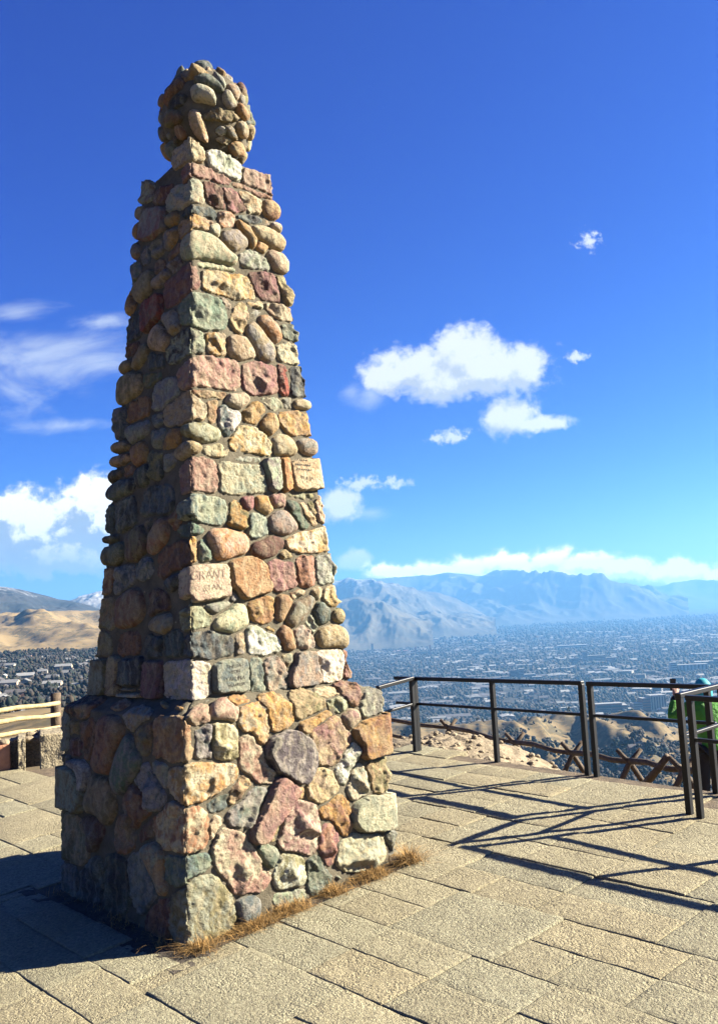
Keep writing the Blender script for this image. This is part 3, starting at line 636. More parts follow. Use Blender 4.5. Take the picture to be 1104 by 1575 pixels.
class StoneMesh:
    def __init__(s): s.V = []; s.F = []; s.c1 = []; s.c2 = []; s.mi = []; s.n = 0
    def add(s, P, tris, c1, c2, mi=0):
        s.V.append(P); s.F += [tuple(i + s.n for i in f) for f in tris]; s.mi += [mi] * len(tris); s.n += len(P)
        s.c1.append(np.tile(c4(c1), (len(P), 1))); s.c2.append(np.tile(c4(c2), (len(P), 1)))
    def build(s, name, mats, parent):
        return mesh_obj(name, np.vstack(s.V), s.F, mats, parent, True, s.mi, {'tone': np.vstack(s.c1), 'tone2': np.vstack(s.c2)})
def vary(c, rg, k=.24):
    f = 1 + rg.uniform(-k, k); return tuple(min(.8, x * f * (1 + rg.uniform(-.05, .05))) for x in c)
SEED = [1.0]
def lay_stone(blk, sm, poly_sv, kind, tones, k, sp, flat=False, mi=0, hbase=.058, gr=.014):
    poly_sv = np.array(poly_sv); vc = poly_sv[:, 1].mean(); w = float(blk.at(vc)[0]) * 2
    SEED[0] += 1.37; rg = np.random.default_rng(int(SEED[0] * 100))
    P2 = np.stack([poly_sv[:, 0] * w, poly_sv[:, 1]], 1)
    a = P2; b_ = np.roll(P2, -1, 0); ar = .5 * np.sum(a[:, 0] * b_[:, 1] - b_[:, 0] * a[:, 1])
    if ar < 0: P2 = P2[::-1]
    if kind == 'q' and not flat: hbase = hbase * 1.16
    size = math.sqrt(abs(ar)); H = min(hbase, .30 * size + .012) * (.62 + .38 * k)
    P2 = grow(P2, gr)
    V, hh, tr = stone_patch(P2, kind, H, SEED[0], sp, flat)
    W = blk.P(V[:, 0] / w, V[:, 1], hh)
    sm.add(W, tr, vary(PAL[tones[0]], rg), vary(PAL[tones[1]], rg), mi)
    return P2, w, H
def core(blk, sm, ns, nv, v0, v1, mi=1):
    ss = np.linspace(-2, 2, ns + 1); vs = np.linspace(v0, v1, nv + 1); S_, V_ = np.meshgrid(ss, vs); S_ = S_.ravel(); V_ = V_.ravel()
    w = blk.at(V_)[0]; h = np.zeros(len(S_))
    A = blk.P(S_, V_, np.zeros(len(S_)))
    for i in range(len(S_)): h[i] = .003 + fbm(A[i] * 7, 4, .8) * .012 + fbm(A[i] * 30, 2) * .004
    P = blk.P(S_, V_, h); F = []
    for j in range(nv):
        for i in range(ns): q = j * (ns + 1) + i; F.append((q, q + 1, q + ns + 2, q + ns + 1))
    sm.add(P, F, (.4, .35, .27), (.4, .35, .27), mi)
class Occ:
    def __init__(s, blk, v0, v1, cell=.012):
        s.blk = blk; s.v0 = v0; s.cell = cell; s.ns = 480; s.nv = int((v1 - v0) / cell); s.g = np.zeros((s.nv, s.ns), bool)
        vv = v0 + (np.arange(s.nv) + .5) * cell; ss = -2 + (np.arange(s.ns) + .5) * 4 / s.ns
        s.S, s.Vv = np.meshgrid(ss, vv); s.wid = np.array([float(blk.at(v)[0]) * 2 for v in vv])
    def mask(s, P2, w):
        # cells inside outline (metric outline at width w), wrapping in s
        lo, hi = P2.min(0), P2.max(0); j0 = max(0, int((lo[1] - s.v0) / s.cell) - 1); j1 = min(s.nv, int((hi[1] - s.v0) / s.cell) + 2)
        m = np.zeros_like(s.g)
        if j1 <= j0: return m
        for off in (-4, 0, 4):
            pts = np.stack([(s.S[j0:j1] + off).ravel() * w, s.Vv[j0:j1].ravel()], 1); sel = (pts[:, 0] > lo[0] - .01) & (pts[:, 0] < hi[0] + .01)
            r = np.zeros(len(pts), bool)
            if sel.any(): r[sel] = inside(pts[sel], P2)
            m[j0:j1] |= r.reshape(j1 - j0, s.ns)
        return m
    def put(s, P2, w): s.g |= s.mask(P2, w)
def dense(P2, n=40):
    L = np.linalg.norm(np.roll(P2, -1, 0) - P2, axis=1); c = np.concatenate([[0], np.cumsum(L)]); t_ = np.linspace(0, c[-1], n, endpoint=False); Q = np.vstack([P2, P2[:1]])
    return np.stack([np.interp(t_, c, Q[:, 0]), np.interp(t_, c, Q[:, 1])], 1)
def pack(polys, maxg, gap, its=4):
    # let neighbouring stones grow towards each other until only a thin joint is left
    n = len(polys); cen = [p_.mean(0) for p_ in polys]
    for it in range(its):
        new = []
        box = [(p_.min(0), p_.max(0)) for p_ in polys]
        for i, p_ in enumerate(polys):
            d = np.full(len(p_), 1.0)
            for j in range(n):
                if j == i: continue
                if (box[j][0] > box[i][1] + .2).any() or (box[j][1] < box[i][0] - .2).any(): continue
                dj = dist_poly(p_, polys[j]); dj[inside(p_, polys[j])] = 0; d = np.minimum(d, dj)
            e = np.roll(p_, -1, 0) - np.roll(p_, 1, 0); nr = np.stack([e[:, 1], -e[:, 0]], 1); nr /= np.linalg.norm(nr, axis=1)[:, None] + 1e-9
            if ((nr * (p_ - cen[i])).sum(1)).mean() < 0: nr = -nr
            mv = np.clip((d - gap) / 2, 0, maxg[i] / its); mv = (mv + np.roll(mv, 1) + np.roll(mv, -1)) / 3
            new.append(p_ + nr * mv[:, None])
        polys = new
    return polys
def lay_traced(blk, sm, occ, txt, spf, mgf, hbase, extra=()):
    it = [(kind, tn, k, face_points(blk, pts), np.mean([q[0] for q in pts])) for kind, tn, k, pts in parse(txt)]
    WR = 2 * float(blk.at(np.array([np.mean([q[3][:, 1].mean() for q in it])]))[0][0]); P = []
    for kind, tn, k, sv, mx_ in it:
        P2 = np.stack([sv[:, 0] * WR, sv[:, 1]], 1); P2 = chaikin(P2, 3) if kind == 'r' else chaikin(P2, 1, .12); P.append(dense(P2))
    ex = [dense(np.stack([e[:, 0] * WR, e[:, 1]], 1)) for e in extra]
    Q = pack(P + ex, [mgf(q[4]) for q in it] + [0.0] * len(ex), .013)
    for (kind, tn, k, sv, mx_), q in zip(it, Q):
        P2, w, _ = lay_stone(blk, sm, np.stack([q[:, 0] / WR, q[:, 1]], 1), kind, tn, k, spf(mx_), hbase=hbase, gr=.002); occ.put(P2, w)
def grow(P2, d):
    c = P2.mean(0); v = P2 - c; L = np.linalg.norm(v, axis=1)[:, None]; return c + v * (1 + d / np.maximum(L, .02))
def filler(blk, sm, occ, srange, vrange, n, sizes, sp, rg, tones):
    cnt = 0
    for i in range(n):
        f = i / n; L = sizes[1] + (sizes[0] - sizes[1]) * f; L *= rg.uniform(.75, 1.2); asp = rg.uniform(.5, .95)
        s0 = rg.uniform(*srange); v0 = rg.uniform(*vrange); w = float(blk.at(v0)[0]) * 2; an = rg.normal(0, .5); k = rg.integers(5, 9)
        th = np.sort(rg.uniform(0, 2 * math.pi, k)) if False else (np.arange(k) + rg.uniform(-.25, .25, k)) * 2 * math.pi / k
        r = rg.uniform(.85, 1.12, k); q = np.stack([np.cos(th) * L / 2 * r, np.sin(th) * L / 2 * asp * r], 1)
        q = q @ np.array([[math.cos(an), math.sin(an)], [-math.sin(an), math.cos(an)]]); P2 = q + np.array([s0 * w, v0])
        if P2[:, 1].min() < vrange[0] - .05 or P2[:, 1].max() > vrange[1]: continue
        m = occ.mask(grow(P2, .012), w)
        if not m.any() or (occ.g & m).any(): continue
        occ.g |= m; kd = 'r' if rg.random() < .5 else 'q'; tn = tones[rg.integers(len(tones))]
        lay_stone(blk, sm, np.stack([P2[:, 0] / w, P2[:, 1]], 1), kd, tn, rg.uniform(.8, 1.2), sp, gr=.004); cnt += 1
    return cnt
TONES = [x.split('/') for x in 'tan/cream grey/sage olive/tan rust/tan slate/grey brown/rust ochre/tan charcoal/slate maroon/brown sage/grey blush/tan dgreen/slate cream/tan'.split()]
def face_points(blk, pts):
    sv = np.array([blk.px(q) for q in pts])
    # stones cut off by an arris wrap round it
    for i in range(len(sv)):
        if sv[i, 0] > .95: sv[i, 0] = 1 + rgX.uniform(.06, .12) + max(0, sv[i, 0] - 1) * .2
        if sv[i, 0] < -.95: sv[i, 0] = -1 - rgX.uniform(.06, .12) - max(0, -sv[i, 0] - 1) * .2
    return sv
rgX = np.random.default_rng(3)
monument = empty('stone_monument', (MX, MY, Z0))
tag(monument, 'tall tapering monument of mixed fieldstones set in mortar, topped by a stone ball', 'monument')
shaft_blk = Block([(H_ST - .02, W2 + (W2 - W3) * .02 / (H_TOP - H_ST), H_ST - .02, .0), (H_ST, W2, H_ST, .08), (H_TOP, W3, H_TOP, .08), (H_TOP + .25, W3 - .02, H_TOP + .25, .08)])
SL = math.hypot(W1 - W2, H_ST - H_BT)
base_blk = Block([(-.45, W0 + (W0 - W1) * .45 / H_BT, -.45, .0), (H_BT - .06, W1 + .0015, H_BT - .06, .02), (H_BT + .0, W1, H_BT, .35), (H_BT + SL, W2 - .01, H_ST + .02, .75)])
# shaft
sm = StoneMesh(); core(shaft_blk, sm, 160, 150, H_ST - .02, H_TOP); occ = Occ(shaft_blk, H_ST - .02, H_TOP + .1)
PL2 = {}
for nm, (z, tn, txt) in PLATES.items():
    Z = REG[z]; pts = [(Z[0] + float(a.split(',')[0]) / Z[2], Z[1] + float(a.split(',')[1]) / Z[2]) for a in txt.split()]
    s2 = StoneMesh(); P2, w, H = lay_stone(shaft_blk, s2, face_points(shaft_blk, pts), 'p', tn.split('/'), .95, .014, True); occ.put(P2, w); PL2[nm] = (s2, P2, w, H)
lay_traced(shaft_blk, sm, occ, SHAFT_TXT, lambda x: .0115 if x > 285 else .016, lambda x: .03 if x > 290 else .045, .060, [np.stack([q[1][:, 0] / q[2], q[1][:, 1]], 1) for q in PL2.values()])
rg = np.random.default_rng(11)
filler(shaft_blk, sm, occ, (1.03, 2), (H_ST + .03, H_TOP - .03), 900, (.08, .30), .024, rg, TONES)
filler(shaft_blk, sm, occ, (-2, -1.03), (H_ST + .03, H_TOP - .03), 900, (.08, .30), .024, rg, TONES)
filler(shaft_blk, sm, occ, (-1, -.02), (H_ST + .03, H_TOP - .03), 900, (.05, .16), .016, rg, TONES)
filler(shaft_blk, sm, occ, (.02, 1), (H_ST + .03, H_TOP - .03), 260, (.035, .07), .012, rg, TONES)
# mortar cap rising to the ball
BPX = (317.0, 189.0); BD = math.hypot(MX, MY); bray = ray(*BPX); BC = CAM + bray * (BD / math.hypot(bray[0], bray[1])); BZ = 1.13; BR = 70 / F_PX * np.linalg.norm(BC - CAM)
capv = []; capf = []; nr = 10; nc = 48
for j in range(nr + 1):
    f = j / nr
    for i in range(nc):
        a = 2 * math.pi * i / nc; ca, sa = math.cos(a + YAW), math.sin(a + YAW)
        sq = 1 / max(abs(math.cos(a)), abs(math.sin(a))); wo = (W3 - .05) * sq; r_ = wo * (1 - f) + BR * .62 * f
        z = Z0 + H_TOP - .03 + (BC[2] - BR * .92 - (Z0 + H_TOP) + .03) * (f ** .8)
        x = MX + LX * H_TOP + (BC[0] - MX - LX * H_TOP) * f + math.cos(a - YAW) * r_; y = MY + LY * H_TOP + (BC[1] - MY) * f + math.sin(a - YAW) * r_
        q = fbm((x * 6, y * 6, z * 6)) * .02; capv.append((x + q, y + q, z + q))
for j in range(nr):
    for i in range(nc): capf.append((j * nc + i, j * nc + (i + 1) % nc, (j + 1) * nc + (i + 1) % nc, (j + 1) * nc + i))
sm.add(np.array(capv), capf, (.4, .35, .27), (.4, .35, .27), 1)
shaft = sm.build('shaft', [M['stone'], M['mortar']], monument)
# base block
sb = StoneMesh(); core(base_blk, sb, 200, 90, -.45, H_BT + SL); occ = Occ(base_blk, -.2, H_BT + SL)
lay_traced(base_blk, sb, occ, BASE_TXT, lambda x: .0125 if x > 275 else .018, lambda x: .05 if x > 285 else .09, .070)
filler(base_blk, sb, occ, (1.03, 2), (-.1, H_BT + SL), 700, (.1, .36), .028, rg, TONES)
filler(base_blk, sb, occ, (-2, -1.03), (-.1, H_BT + SL), 700, (.1, .36), .028, rg, TONES)
filler(base_blk, sb, occ, (-1, -.02), (-.1, H_BT + SL), 900, (.06, .28), .018, rg, TONES)
filler(base_blk, sb, occ, (.02, 1), (-.1, H_BT + SL), 500, (.04, .12), .013, rg, TONES)
base = sb.build('base', [M['stone'], M['mortar']], monument)
# ball
bs = StoneMesh(); bm = bmesh.new(); bmesh.ops.create_icosphere(bm, subdivisions=5, radius=1); bm.verts.index_update()
bp = []
for v in bm.verts:
    d = np.array(v.co[:]); rr_ = BR * .885 + fbm(d * 3.2, 4) * .02; bp.append(BC + d * rr_ * np.array([1, 1, BZ]))
bs.add(np.array(bp), [[v.index for v in f.verts] for f in bm.faces], (.4, .35, .27), (.4, .35, .27), 1); bm.free()
placed = []
def ball_stone(c, outline, kind, tn, k, sp=.013):
    SEED[0] += 1.37; rg_ = np.random.default_rng(int(SEED[0] * 100))
    a = outline; b_ = np.roll(a, -1, 0); ar = .5 * np.sum(a[:, 0] * b_[:, 1] - b_[:, 0] * a[:, 1])
    if ar < 0: outline = outline[::-1]
    H = min(.085, .42 * math.sqrt(abs(ar))) * k
    V, hh, tr = stone_patch(outline, kind, H, SEED[0], sp)
    e1 = np.cross([0, 0, 1.0], c); e1 /= np.linalg.norm(e1) + 1e-9; e2 = np.cross(c, e1)
    D = c[None] + (V[:, :1] * e1[None] + V[:, 1:] * e2[None]) / BR; D /= np.linalg.norm(D, axis=1)[:, None]
    bs.add(BC + D * (BR * .875 + .004 + hh)[:, None] * np.array([1, 1, BZ]), tr, vary(PAL[tn[0]], rg_), vary(PAL[tn[1]], rg_))
    placed.append((c, math.sqrt(abs(ar)) / BR * .50))
for kind, tn, k, pts in parse(BALL_TXT):
    D = []
    for q in pts:
        r_ = ray(*q); oc = CAM - BC; r_ = r_ / np.array([1, 1, BZ]); oc = oc / np.array([1, 1, BZ]); r_ /= np.linalg.norm(r_); bq = oc @ r_; Rb = BR * 1.0; disc = bq * bq - (oc @ oc - Rb * Rb); tt = -bq - math.sqrt(max(disc, 0)); d = oc + r_ * tt; D.append(d / np.linalg.norm(d))
    D = np.array(D); c = D.mean(0); c /= np.linalg.norm(c); e1 = np.cross([0, 0, 1.0], c); e1 /= np.linalg.norm(e1); e2 = np.cross(c, e1)
    dd = D / (D @ c)[:, None]; o2 = np.stack([dd @ e1, dd @ e2], 1) * BR; o2 = o2.mean(0) + (o2 - o2.mean(0)) * 1.28; ball_stone(c, o2, kind, tn, k * .95)
for i in range(700):
    c = rg.normal(0, 1, 3); c /= np.linalg.norm(c)
    if c[2] < -.75: continue
    rad = rg.uniform(.17, .30) if i < 450 else rg.uniform(.07, .14)
    if any(math.acos(max(-1, min(1, c @ pc))) < rad + pr + .005 for pc, pr in placed): continue
    k = 8; th = (np.arange(k) + rg.uniform(-.2, .2, k)) * 2 * math.pi / k; asp = rg.uniform(.6, 1)
    q = np.stack([np.cos(th), np.sin(th) * asp], 1) * rad * BR * rg.uniform(.9, 1.1, k)[:, None]; an = rg.uniform(0, 3.1); q = q @ np.array([[math.cos(an), math.sin(an)], [-math.sin(an), math.cos(an)]])
    ball_stone(c, q, 'r' if rg.random() < .7 else 'q', TONES[rg.integers(len(TONES))], rg.uniform(.8, 1.15), .016)
ball = bs.build('stone_ball', [M['stone'], M['mortar']], monument)
# inscribed plates: lettering is a thin darker mesh laid on its own stone
def text_mesh(body, size):
    cu = bpy.data.curves.new('lettering', 'FONT'); cu.body = body; cu.size = size; cu.align_x = 'CENTER'; cu.align_y = 'CENTER'; cu.resolution_u = 3; cu.extrude = .0008; cu.offset = -.022 * size; cu.space_character = 1.08
    o = bpy.data.objects.new('lettering', cu); COL.objects.link(o); dg = bpy.context.evaluated_depsgraph_get(); dg.update()
    me = bpy.data.meshes.new_from_object(o.evaluated_get(dg)); V = np.array([v.co[:] for v in me.vertices]); F_ = [tuple(p_.vertices) for p_ in me.polygons]
    bpy.data.objects.remove(o); bpy.data.meshes.remove(me); bpy.data.curves.remove(cu); return V, F_
def hand_text(body, size, seed):
    rr = random.Random(seed); V = []; F_ = []; x = 0
    for ch_ in body:
        if ch_ == ' ': x += size * .35; continue
        v, f = text_mesh(ch_, size * rr.uniform(.9, 1.1)); wv = v[:, 0].max() - v[:, 0].min(); v[:, 0] -= v[:, 0].min(); an = rr.uniform(-.13, .13); sh = rr.uniform(-.1, .2)
        y = v[:, 1] + rr.uniform(-.06, .06) * size; xx = v[:, 0] + y * sh
        V_ = np.stack([x + xx * math.cos(an) - y * math.sin(an), xx * math.sin(an) + y * math.cos(an), v[:, 2]], 1); F_ += [tuple(i + len(V) for i in q) for q in f]; V += list(V_); x += wv + size * .13
    V = np.array(V); V[:, 0] -= x / 2; return V, F_
def scribble(n, wd, ht, seed):
    rr = random.Random(seed); V = []; F_ = []
    x = -wd / 2
    for i in range(n):
        x0 = x; h = ht * rr.uniform(.4, 1); dx = wd / n * rr.uniform(.3, .8)
        for (xa, ya, xb, yb) in ((x0, -h / 2, x0 + dx * .4, h / 2), (x0 + dx * .4, h / 2, x0 + dx, rr.uniform(-h / 2, 0))):
            t_ = .0035; o = len(V); V += [(xa - t_, ya, .002), (xa + t_, ya, .002), (xb + t_, yb, .002), (xb - t_, yb, .002)]; F_.append((o, o + 1, o + 2, o + 3))
        x += wd / n
    return np.array(V), F_
def letter(nm, lines):
    s2, P2, w, H = PL2[nm]; sel = P2[P2[:, 0] > 0] if nm != 'shade' else P2
    lo, hi = sel.min(0), sel.max(0)
    if nm == 'grant': lo = np.array([max(lo[0], 0.01), lo[1]])
    c = (lo + hi) / 2; wd, ht = hi - lo
    for kind, body, fx, fy, sz, slant in lines:
        if kind == 't': V, F_ = hand_text(body, ht * sz, len(body) + int(fy * 100))
        else: V, F_ = scribble(int(body), wd * sz, ht * .07, int(fx * 100 + fy * 10))
        ca, sa = math.cos(slant), math.sin(slant)
        x = c[0] + wd * fx + V[:, 0] * ca - V[:, 1] * sa; y = c[1] + ht * fy + V[:, 0] * sa + V[:, 1] * ca
        P = shaft_blk.P(x / w, y, np.full(len(V), H + .0022) + V[:, 2]); s2.add(P, F_, (.05, .045, .04), (.05, .045, .04), 1)
letter('grant', [('t', 'GRANT', -.06, .18, .30, .06), ('t', 'STAN', .02, -.14, .20, .05)])
letter('tafuna', [('t', 'TIMELUA', .02, .27, .13, .04), ('t', 'TON', .06, .12, .13, .04), ('t', 'TAFUNA', .05, -.07, .17, .03), ('t', 'WARRIOR', .08, -.24, .12, .03)])
letter('scrawl', [('s', 6, -.25, .33, .3, 0.), ('s', 8, -.22, .20, .36, 0.), ('s', 7, -.2, .08, .36, 0.), ('t', 'N & JA', -.16, -.14, .13, 0.)])
LBL = {'grant': 'pale pink corner stone carved GRANT', 'tafuna': 'grey green plate lettered TAFUNA', 'scrawl': 'sandy plate with scratched writing on the right edge', 'shade': 'mauve plaque high on the shaded face'}
for nm, (s2, P2, w, H) in PL2.items():
    o = s2.build('inscribed_stone', [M['stone'], M['carving'] if nm == 'grant' else M['lettering']], shaft); o['label'] = LBL[nm]
# ------------------------------------------------------------------ summit patio
E1 = SIDES[0]; E2 = np.array([math.sin(YAW), math.cos(YAW)])          # joints run along E1 and E2
def U(x, y): return np.array([x * S, y * S])                           # survey units to metres
PATIO = np.array([U(.20, 7.74), U(2.13, 5.56), U(1.80, 5.20), U(4.6, 2.05), U(4.6, -3.5), U(-7, -3.5), U(-7, 7.2), U(-3.6, 8.05), U(-2.0, 8.25)])
bpy_rg = np.random.default_rng(5)
def slab_rows():
    pitch = .2435 * S; out = []
    for k in range(-28, 12):
        e2 = 2.80 * S + 2 * k * pitch; x = -9 * S + bpy_rg.uniform(0, .5) * S
        while x < 6 * S:
            L = bpy_rg.choice([.42, .5, .6, .74]) * S * bpy_rg.uniform(.94, 1.06)
            if bpy_rg.random() < .4: out.append((x, x + L, e2, e2 + 2 * pitch))
            else:
                for j in (0, 1):
                    if L > .55 * S and bpy_rg.random() < .45: c_ = x + L * bpy_rg.uniform(.4, .6); out += [(x, c_, e2 + j * pitch, e2 + (j + 1) * pitch), (c_, x + L, e2 + j * pitch, e2 + (j + 1) * pitch)]
                    else: out.append((x, x + L, e2 + j * pitch, e2 + (j + 1) * pitch))
            x += L
    return out
sm_v = []; sm_f = []; sm_c = []
foot = W0 + .17
def in_patio(p): return bool(inside(np.array([p]), PATIO)[0])
mc1 = np.array([MX, MY]) @ E1; mc2 = np.array([MX, MY]) @ E2; foot = W0 + .11
def cut(rc):
    x0, x1, y0, y1 = rc; a0, a1, b0, b1 = mc1 - foot, mc1 + foot, mc2 - foot, mc2 + foot
    if x1 <= a0 or x0 >= a1 or y1 <= b0 or y0 >= b1: return [rc]
    out = []
    if x0 < a0: out.append((x0, a0, y0, y1))
    if x1 > a1: out.append((a1, x1, y0, y1))
    c0, c1 = max(x0, a0), min(x1, a1)
    if y0 < b0: out.append((c0, c1, y0, b0))
    if y1 > b1: out.append((c0, c1, b1, y1))
    return [q for q in out if q[1] - q[0] > .05 and q[3] - q[2] > .05]
for (x0, x1, y0, y1) in [q for rc in slab_rows() for q in cut(rc)]:
    g_ = bpy_rg.uniform(.0005, .0035); c2 = (E1 * (x0 + x1) / 2 + E2 * (y0 + y1) / 2)
    if c2[0] ** 2 + c2[1] ** 2 > 20 ** 2 or not in_patio(c2): continue
    ax0, ax1, ay0, ay1 = x0, x1, y0, y1
    near = (c2 @ c2) < 9.5 ** 2
    nx, ny = (max(3, int((ax1 - ax0) / .05)), max(3, int((ay1 - ay0) / .05))) if near else (4, 4)
    lift = float(np.clip(bpy_rg.normal(0, .0035), -.006, .008)); tx, ty = bpy_rg.normal(0, .008, 2); tone = bpy_rg.uniform(.92, 1.07); warm = bpy_rg.uniform(.95, 1.05)
    o = len(sm_v); xs = np.concatenate([[ax0 + g_], np.linspace(ax0 + g_ + .008, ax1 - g_ - .008, nx), [ax1 - g_]]); ys = np.concatenate([[ay0 + g_], np.linspace(ay0 + g_ + .008, ay1 - g_ - .008, ny), [ay1 - g_]])
    Nx, Ny = len(xs), len(ys)
    for j, yy in enumerate(ys):
        for i, xx in enumerate(xs):
            edge = i in (0, Nx - 1) or j in (0, Ny - 1)
            jx = fbm((xx * 14, yy * 14, 0), 2) * .004 if edge else 0
            q = E1 * (xx + jx) + E2 * (yy + jx); z = gz(*q) + lift + tx * (xx - (x0 + x1) / 2) + ty * (yy - (y0 + y1) / 2)
            z += fbm((xx * 7, yy * 7, 1.3), 3) * .004 + (fbm((xx * 30, yy * 30, 4.3), 2) * .003 if near else 0) - (.0025 if edge else 0)
            sm_v.append((q[0], q[1], z)); sm_c.append((tone * warm, tone, tone / warm, 1))
    for j in range(Ny - 1):
        for i in range(Nx - 1): sm_f.append((o + j * Nx + i, o + j * Nx + i + 1, o + (j + 1) * Nx + i + 1, o + (j + 1) * Nx + i))
    # skirts into the joint
    ring = [o + i for i in range(Nx)] + [o + j * Nx + Nx - 1 for j in range(1, Ny)] + [o + (Ny - 1) * Nx + i for i in range(Nx - 2, -1, -1)] + [o + j * Nx for j in range(Ny - 2, 0, -1)]
    b0 = len(sm_v)
    for r_ in ring: v = sm_v[r_]; sm_v.append((v[0], v[1], v[2] - .05)); sm_c.append(sm_c[r_])
    for i in range(len(ring)): j = (i + 1) % len(ring); sm_f.append((ring[j], ring[i], b0 + i, b0 + j))
tag(mesh_obj('patio', sm_v, sm_f, M['slab'], None, True, attrs={'tone': sm_c}), kind='structure')

bx0, by0, bx1, by1 = PATIO[:, 0].min(), PATIO[:, 1].min(), PATIO[:, 0].max(), PATIO[:, 1].max()
bed = [tuple(q_) + (gz(*q_) - .0145,) for q_ in PATIO]; tag(mesh_obj('sand_bed', bed, [tuple(range(len(bed)))[::-1]], M['soil']), kind='structure')
# ------------------------------------------------------------------ railings
def rail_section(label, posts, ext0=0., ext1=0., midf=.65, hs=None, group='black metal railings round the lookout'):
    P = [U(*q) for q in posts]; zs = [gz(*q) for q in P]; hs = hs or [.63] * len(P); tops = [Vector((P[i][0], P[i][1], zs[i] + hs[i] * S)) for i in range(len(P))]
    root = empty('railing', (P[0][0], P[0][1], zs[0])); tag(root, label, 'railing', group)
    for i, q in enumerate(P):
        m = MB(); m.bar((q[0], q[1], zs[i] - .12), tops[i] - Vector((0, 0, .008)), .050, .050, 0, .004, up=(tops[-1] - tops[0])); m.build('post', M['black_paint'], root)
    def rail(name, f, w, h):
        a = Vector((P[0][0], P[0][1], zs[0] + hs[0] * S * f)); b_ = Vector((P[-1][0], P[-1][1], zs[-1] + hs[-1] * S * f)); d = (b_ - a).normalized()
        pts = [a - d * ext0] + [Vector((P[i][0], P[i][1], zs[i] + hs[i] * S * f)) for i in range(1, len(P) - 1)] + [b_ + d * ext1]
        m = MB()
        for p_, q_ in zip(pts, pts[1:]): m.bar(p_, q_, w, h, 0, .006)
        m.build(name, M['black_paint'], root)
    rail('top_rail', 1.0, .060, .042); rail('mid_rail', midf, .040, .030)
def along(p, ang, d): return (p[0] + math.cos(R(ang)) * d, p[1] + math.sin(R(ang)) * d)
rail_section('long black railing with three posts directly right of the monument', [(.37, 7.47), (.91, 6.91), (1.43, 6.32)], .22 * S, .02, hs=[.567, .578, .597])
rail_section('black railing beside the photographer, starting at the paired posts', [(1.475, 6.265), (2.03, 5.65)], .03, .06, hs=[.597, .615])
rail_section('short railing with a shiny top rail leading back from the nearest paired posts', [(1.735, 5.265), (2.085, 5.575)], .03, .03, hs=[.648, .628])
f0 = (1.765, 5.185)
rail_section('nearest railing, running off the right side of the photo', [f0, along(f0, -49.2, .78), along(f0, -49.2, 1.56), along(f0, -49.2, 2.34), along(f0, -49.2, 3.12)], .03, .03, hs=[.645] * 5)
rail_section('railing turning back behind the monument with a shiny top rail', [(.345, 7.445), along((.345, 7.445), 222, .36)], .02, .02, hs=[.572, .56])
rail_section('farthest railing, only its end showing beside the monument', [along((.13, 7.3), 131, .55), along((.13, 7.3), 131, 1.0)], .05, .05, hs=[.6, .6])

# ------------------------------------------------------------------ soil and dry grass round the foot of the monument
def grid_sheet(name, fn, nu, nv, mat, smooth=True, kind='structure', attrs=None):
    V = [fn(i / nu, j / nv) for j in range(nv + 1) for i in range(nu + 1)]
    F_ = [(j * (nu + 1) + i, j * (nu + 1) + i + 1, (j + 1) * (nu + 1) + i + 1, (j + 1) * (nu + 1) + i) for j in range(nv) for i in range(nu)]
    return tag(mesh_obj(name, V, F_, mat, None, smooth), kind=kind)
def soil_fn(u, v):
    a = (u - .5) * 2 * (foot + .10); b_ = (v - .5) * 2 * (foot + .10); q = np.array([MX, MY]) + SIDES[0] * a + E2 * b_
    return (q[0], q[1], gz(*q) - .006 + fbm((a * 8, b_ * 8, 0), 4) * .010)
grid_sheet('soil', soil_fn, 70, 70, M['dark_soil'])
gv = []; gf = []; gm = []
def blade(q, z, h, lean, w, mi):
    a = bpy_rg.uniform(0, 2 * math.pi); d = np.array([math.cos(a), math.sin(a)]); n = np.array([-d[1], d[0]]); o = len(gv)
    for k, f in enumerate((0, .45, .8, 1)):
        p = q + d * lean * h * f ** 1.6; zz = z + h * (f - .35 * lean * f * f); ww = w * (1 - f * .85)
        gv.append((p[0] - n[0] * ww, p[1] - n[1] * ww, zz)); gv.append((p[0] + n[0] * ww, p[1] + n[1] * ww, zz))
    for k in range(3): gf.append((o + 2 * k, o + 2 * k + 1, o + 2 * k + 3, o + 2 * k + 2)); gm.append(mi)
mc = np.array([MX, MY])
for side, n in ((0, 12000), (3, 900)):
    nrm = SIDES[side]; tan_ = E2 if side == 0 else SIDES[0]
    for i in range(n):
        t_ = bpy_rg.uniform(-1, 1) * (W0 + .12); cl = fbm((t_ * 3.2, side * 9.0, 2.0), 3)
        if bpy_rg.random() > .36 + cl * 1.5 + (.45 if side == 0 and t_ > W0 * .55 else 0): continue
        off = W0 - .02 + abs(bpy_rg.normal(0, .07)); q = mc + nrm * off + tan_ * t_
        h = bpy_rg.uniform(.022, .085) * (1.15 + 1.4 * cl + (.35 if side == 0 and t_ > W0 * .55 else 0)); blade(q, gz(*q) - .02, h, bpy_rg.uniform(.3, 1.9), bpy_rg.uniform(.0012, .003), 0 if bpy_rg.random() < .75 else 1)
tag(mesh_obj('dry_grass', gv, gf, [M['dry_grass'], M['dry_grass_dark']], None, False, gm), kind='stuff')

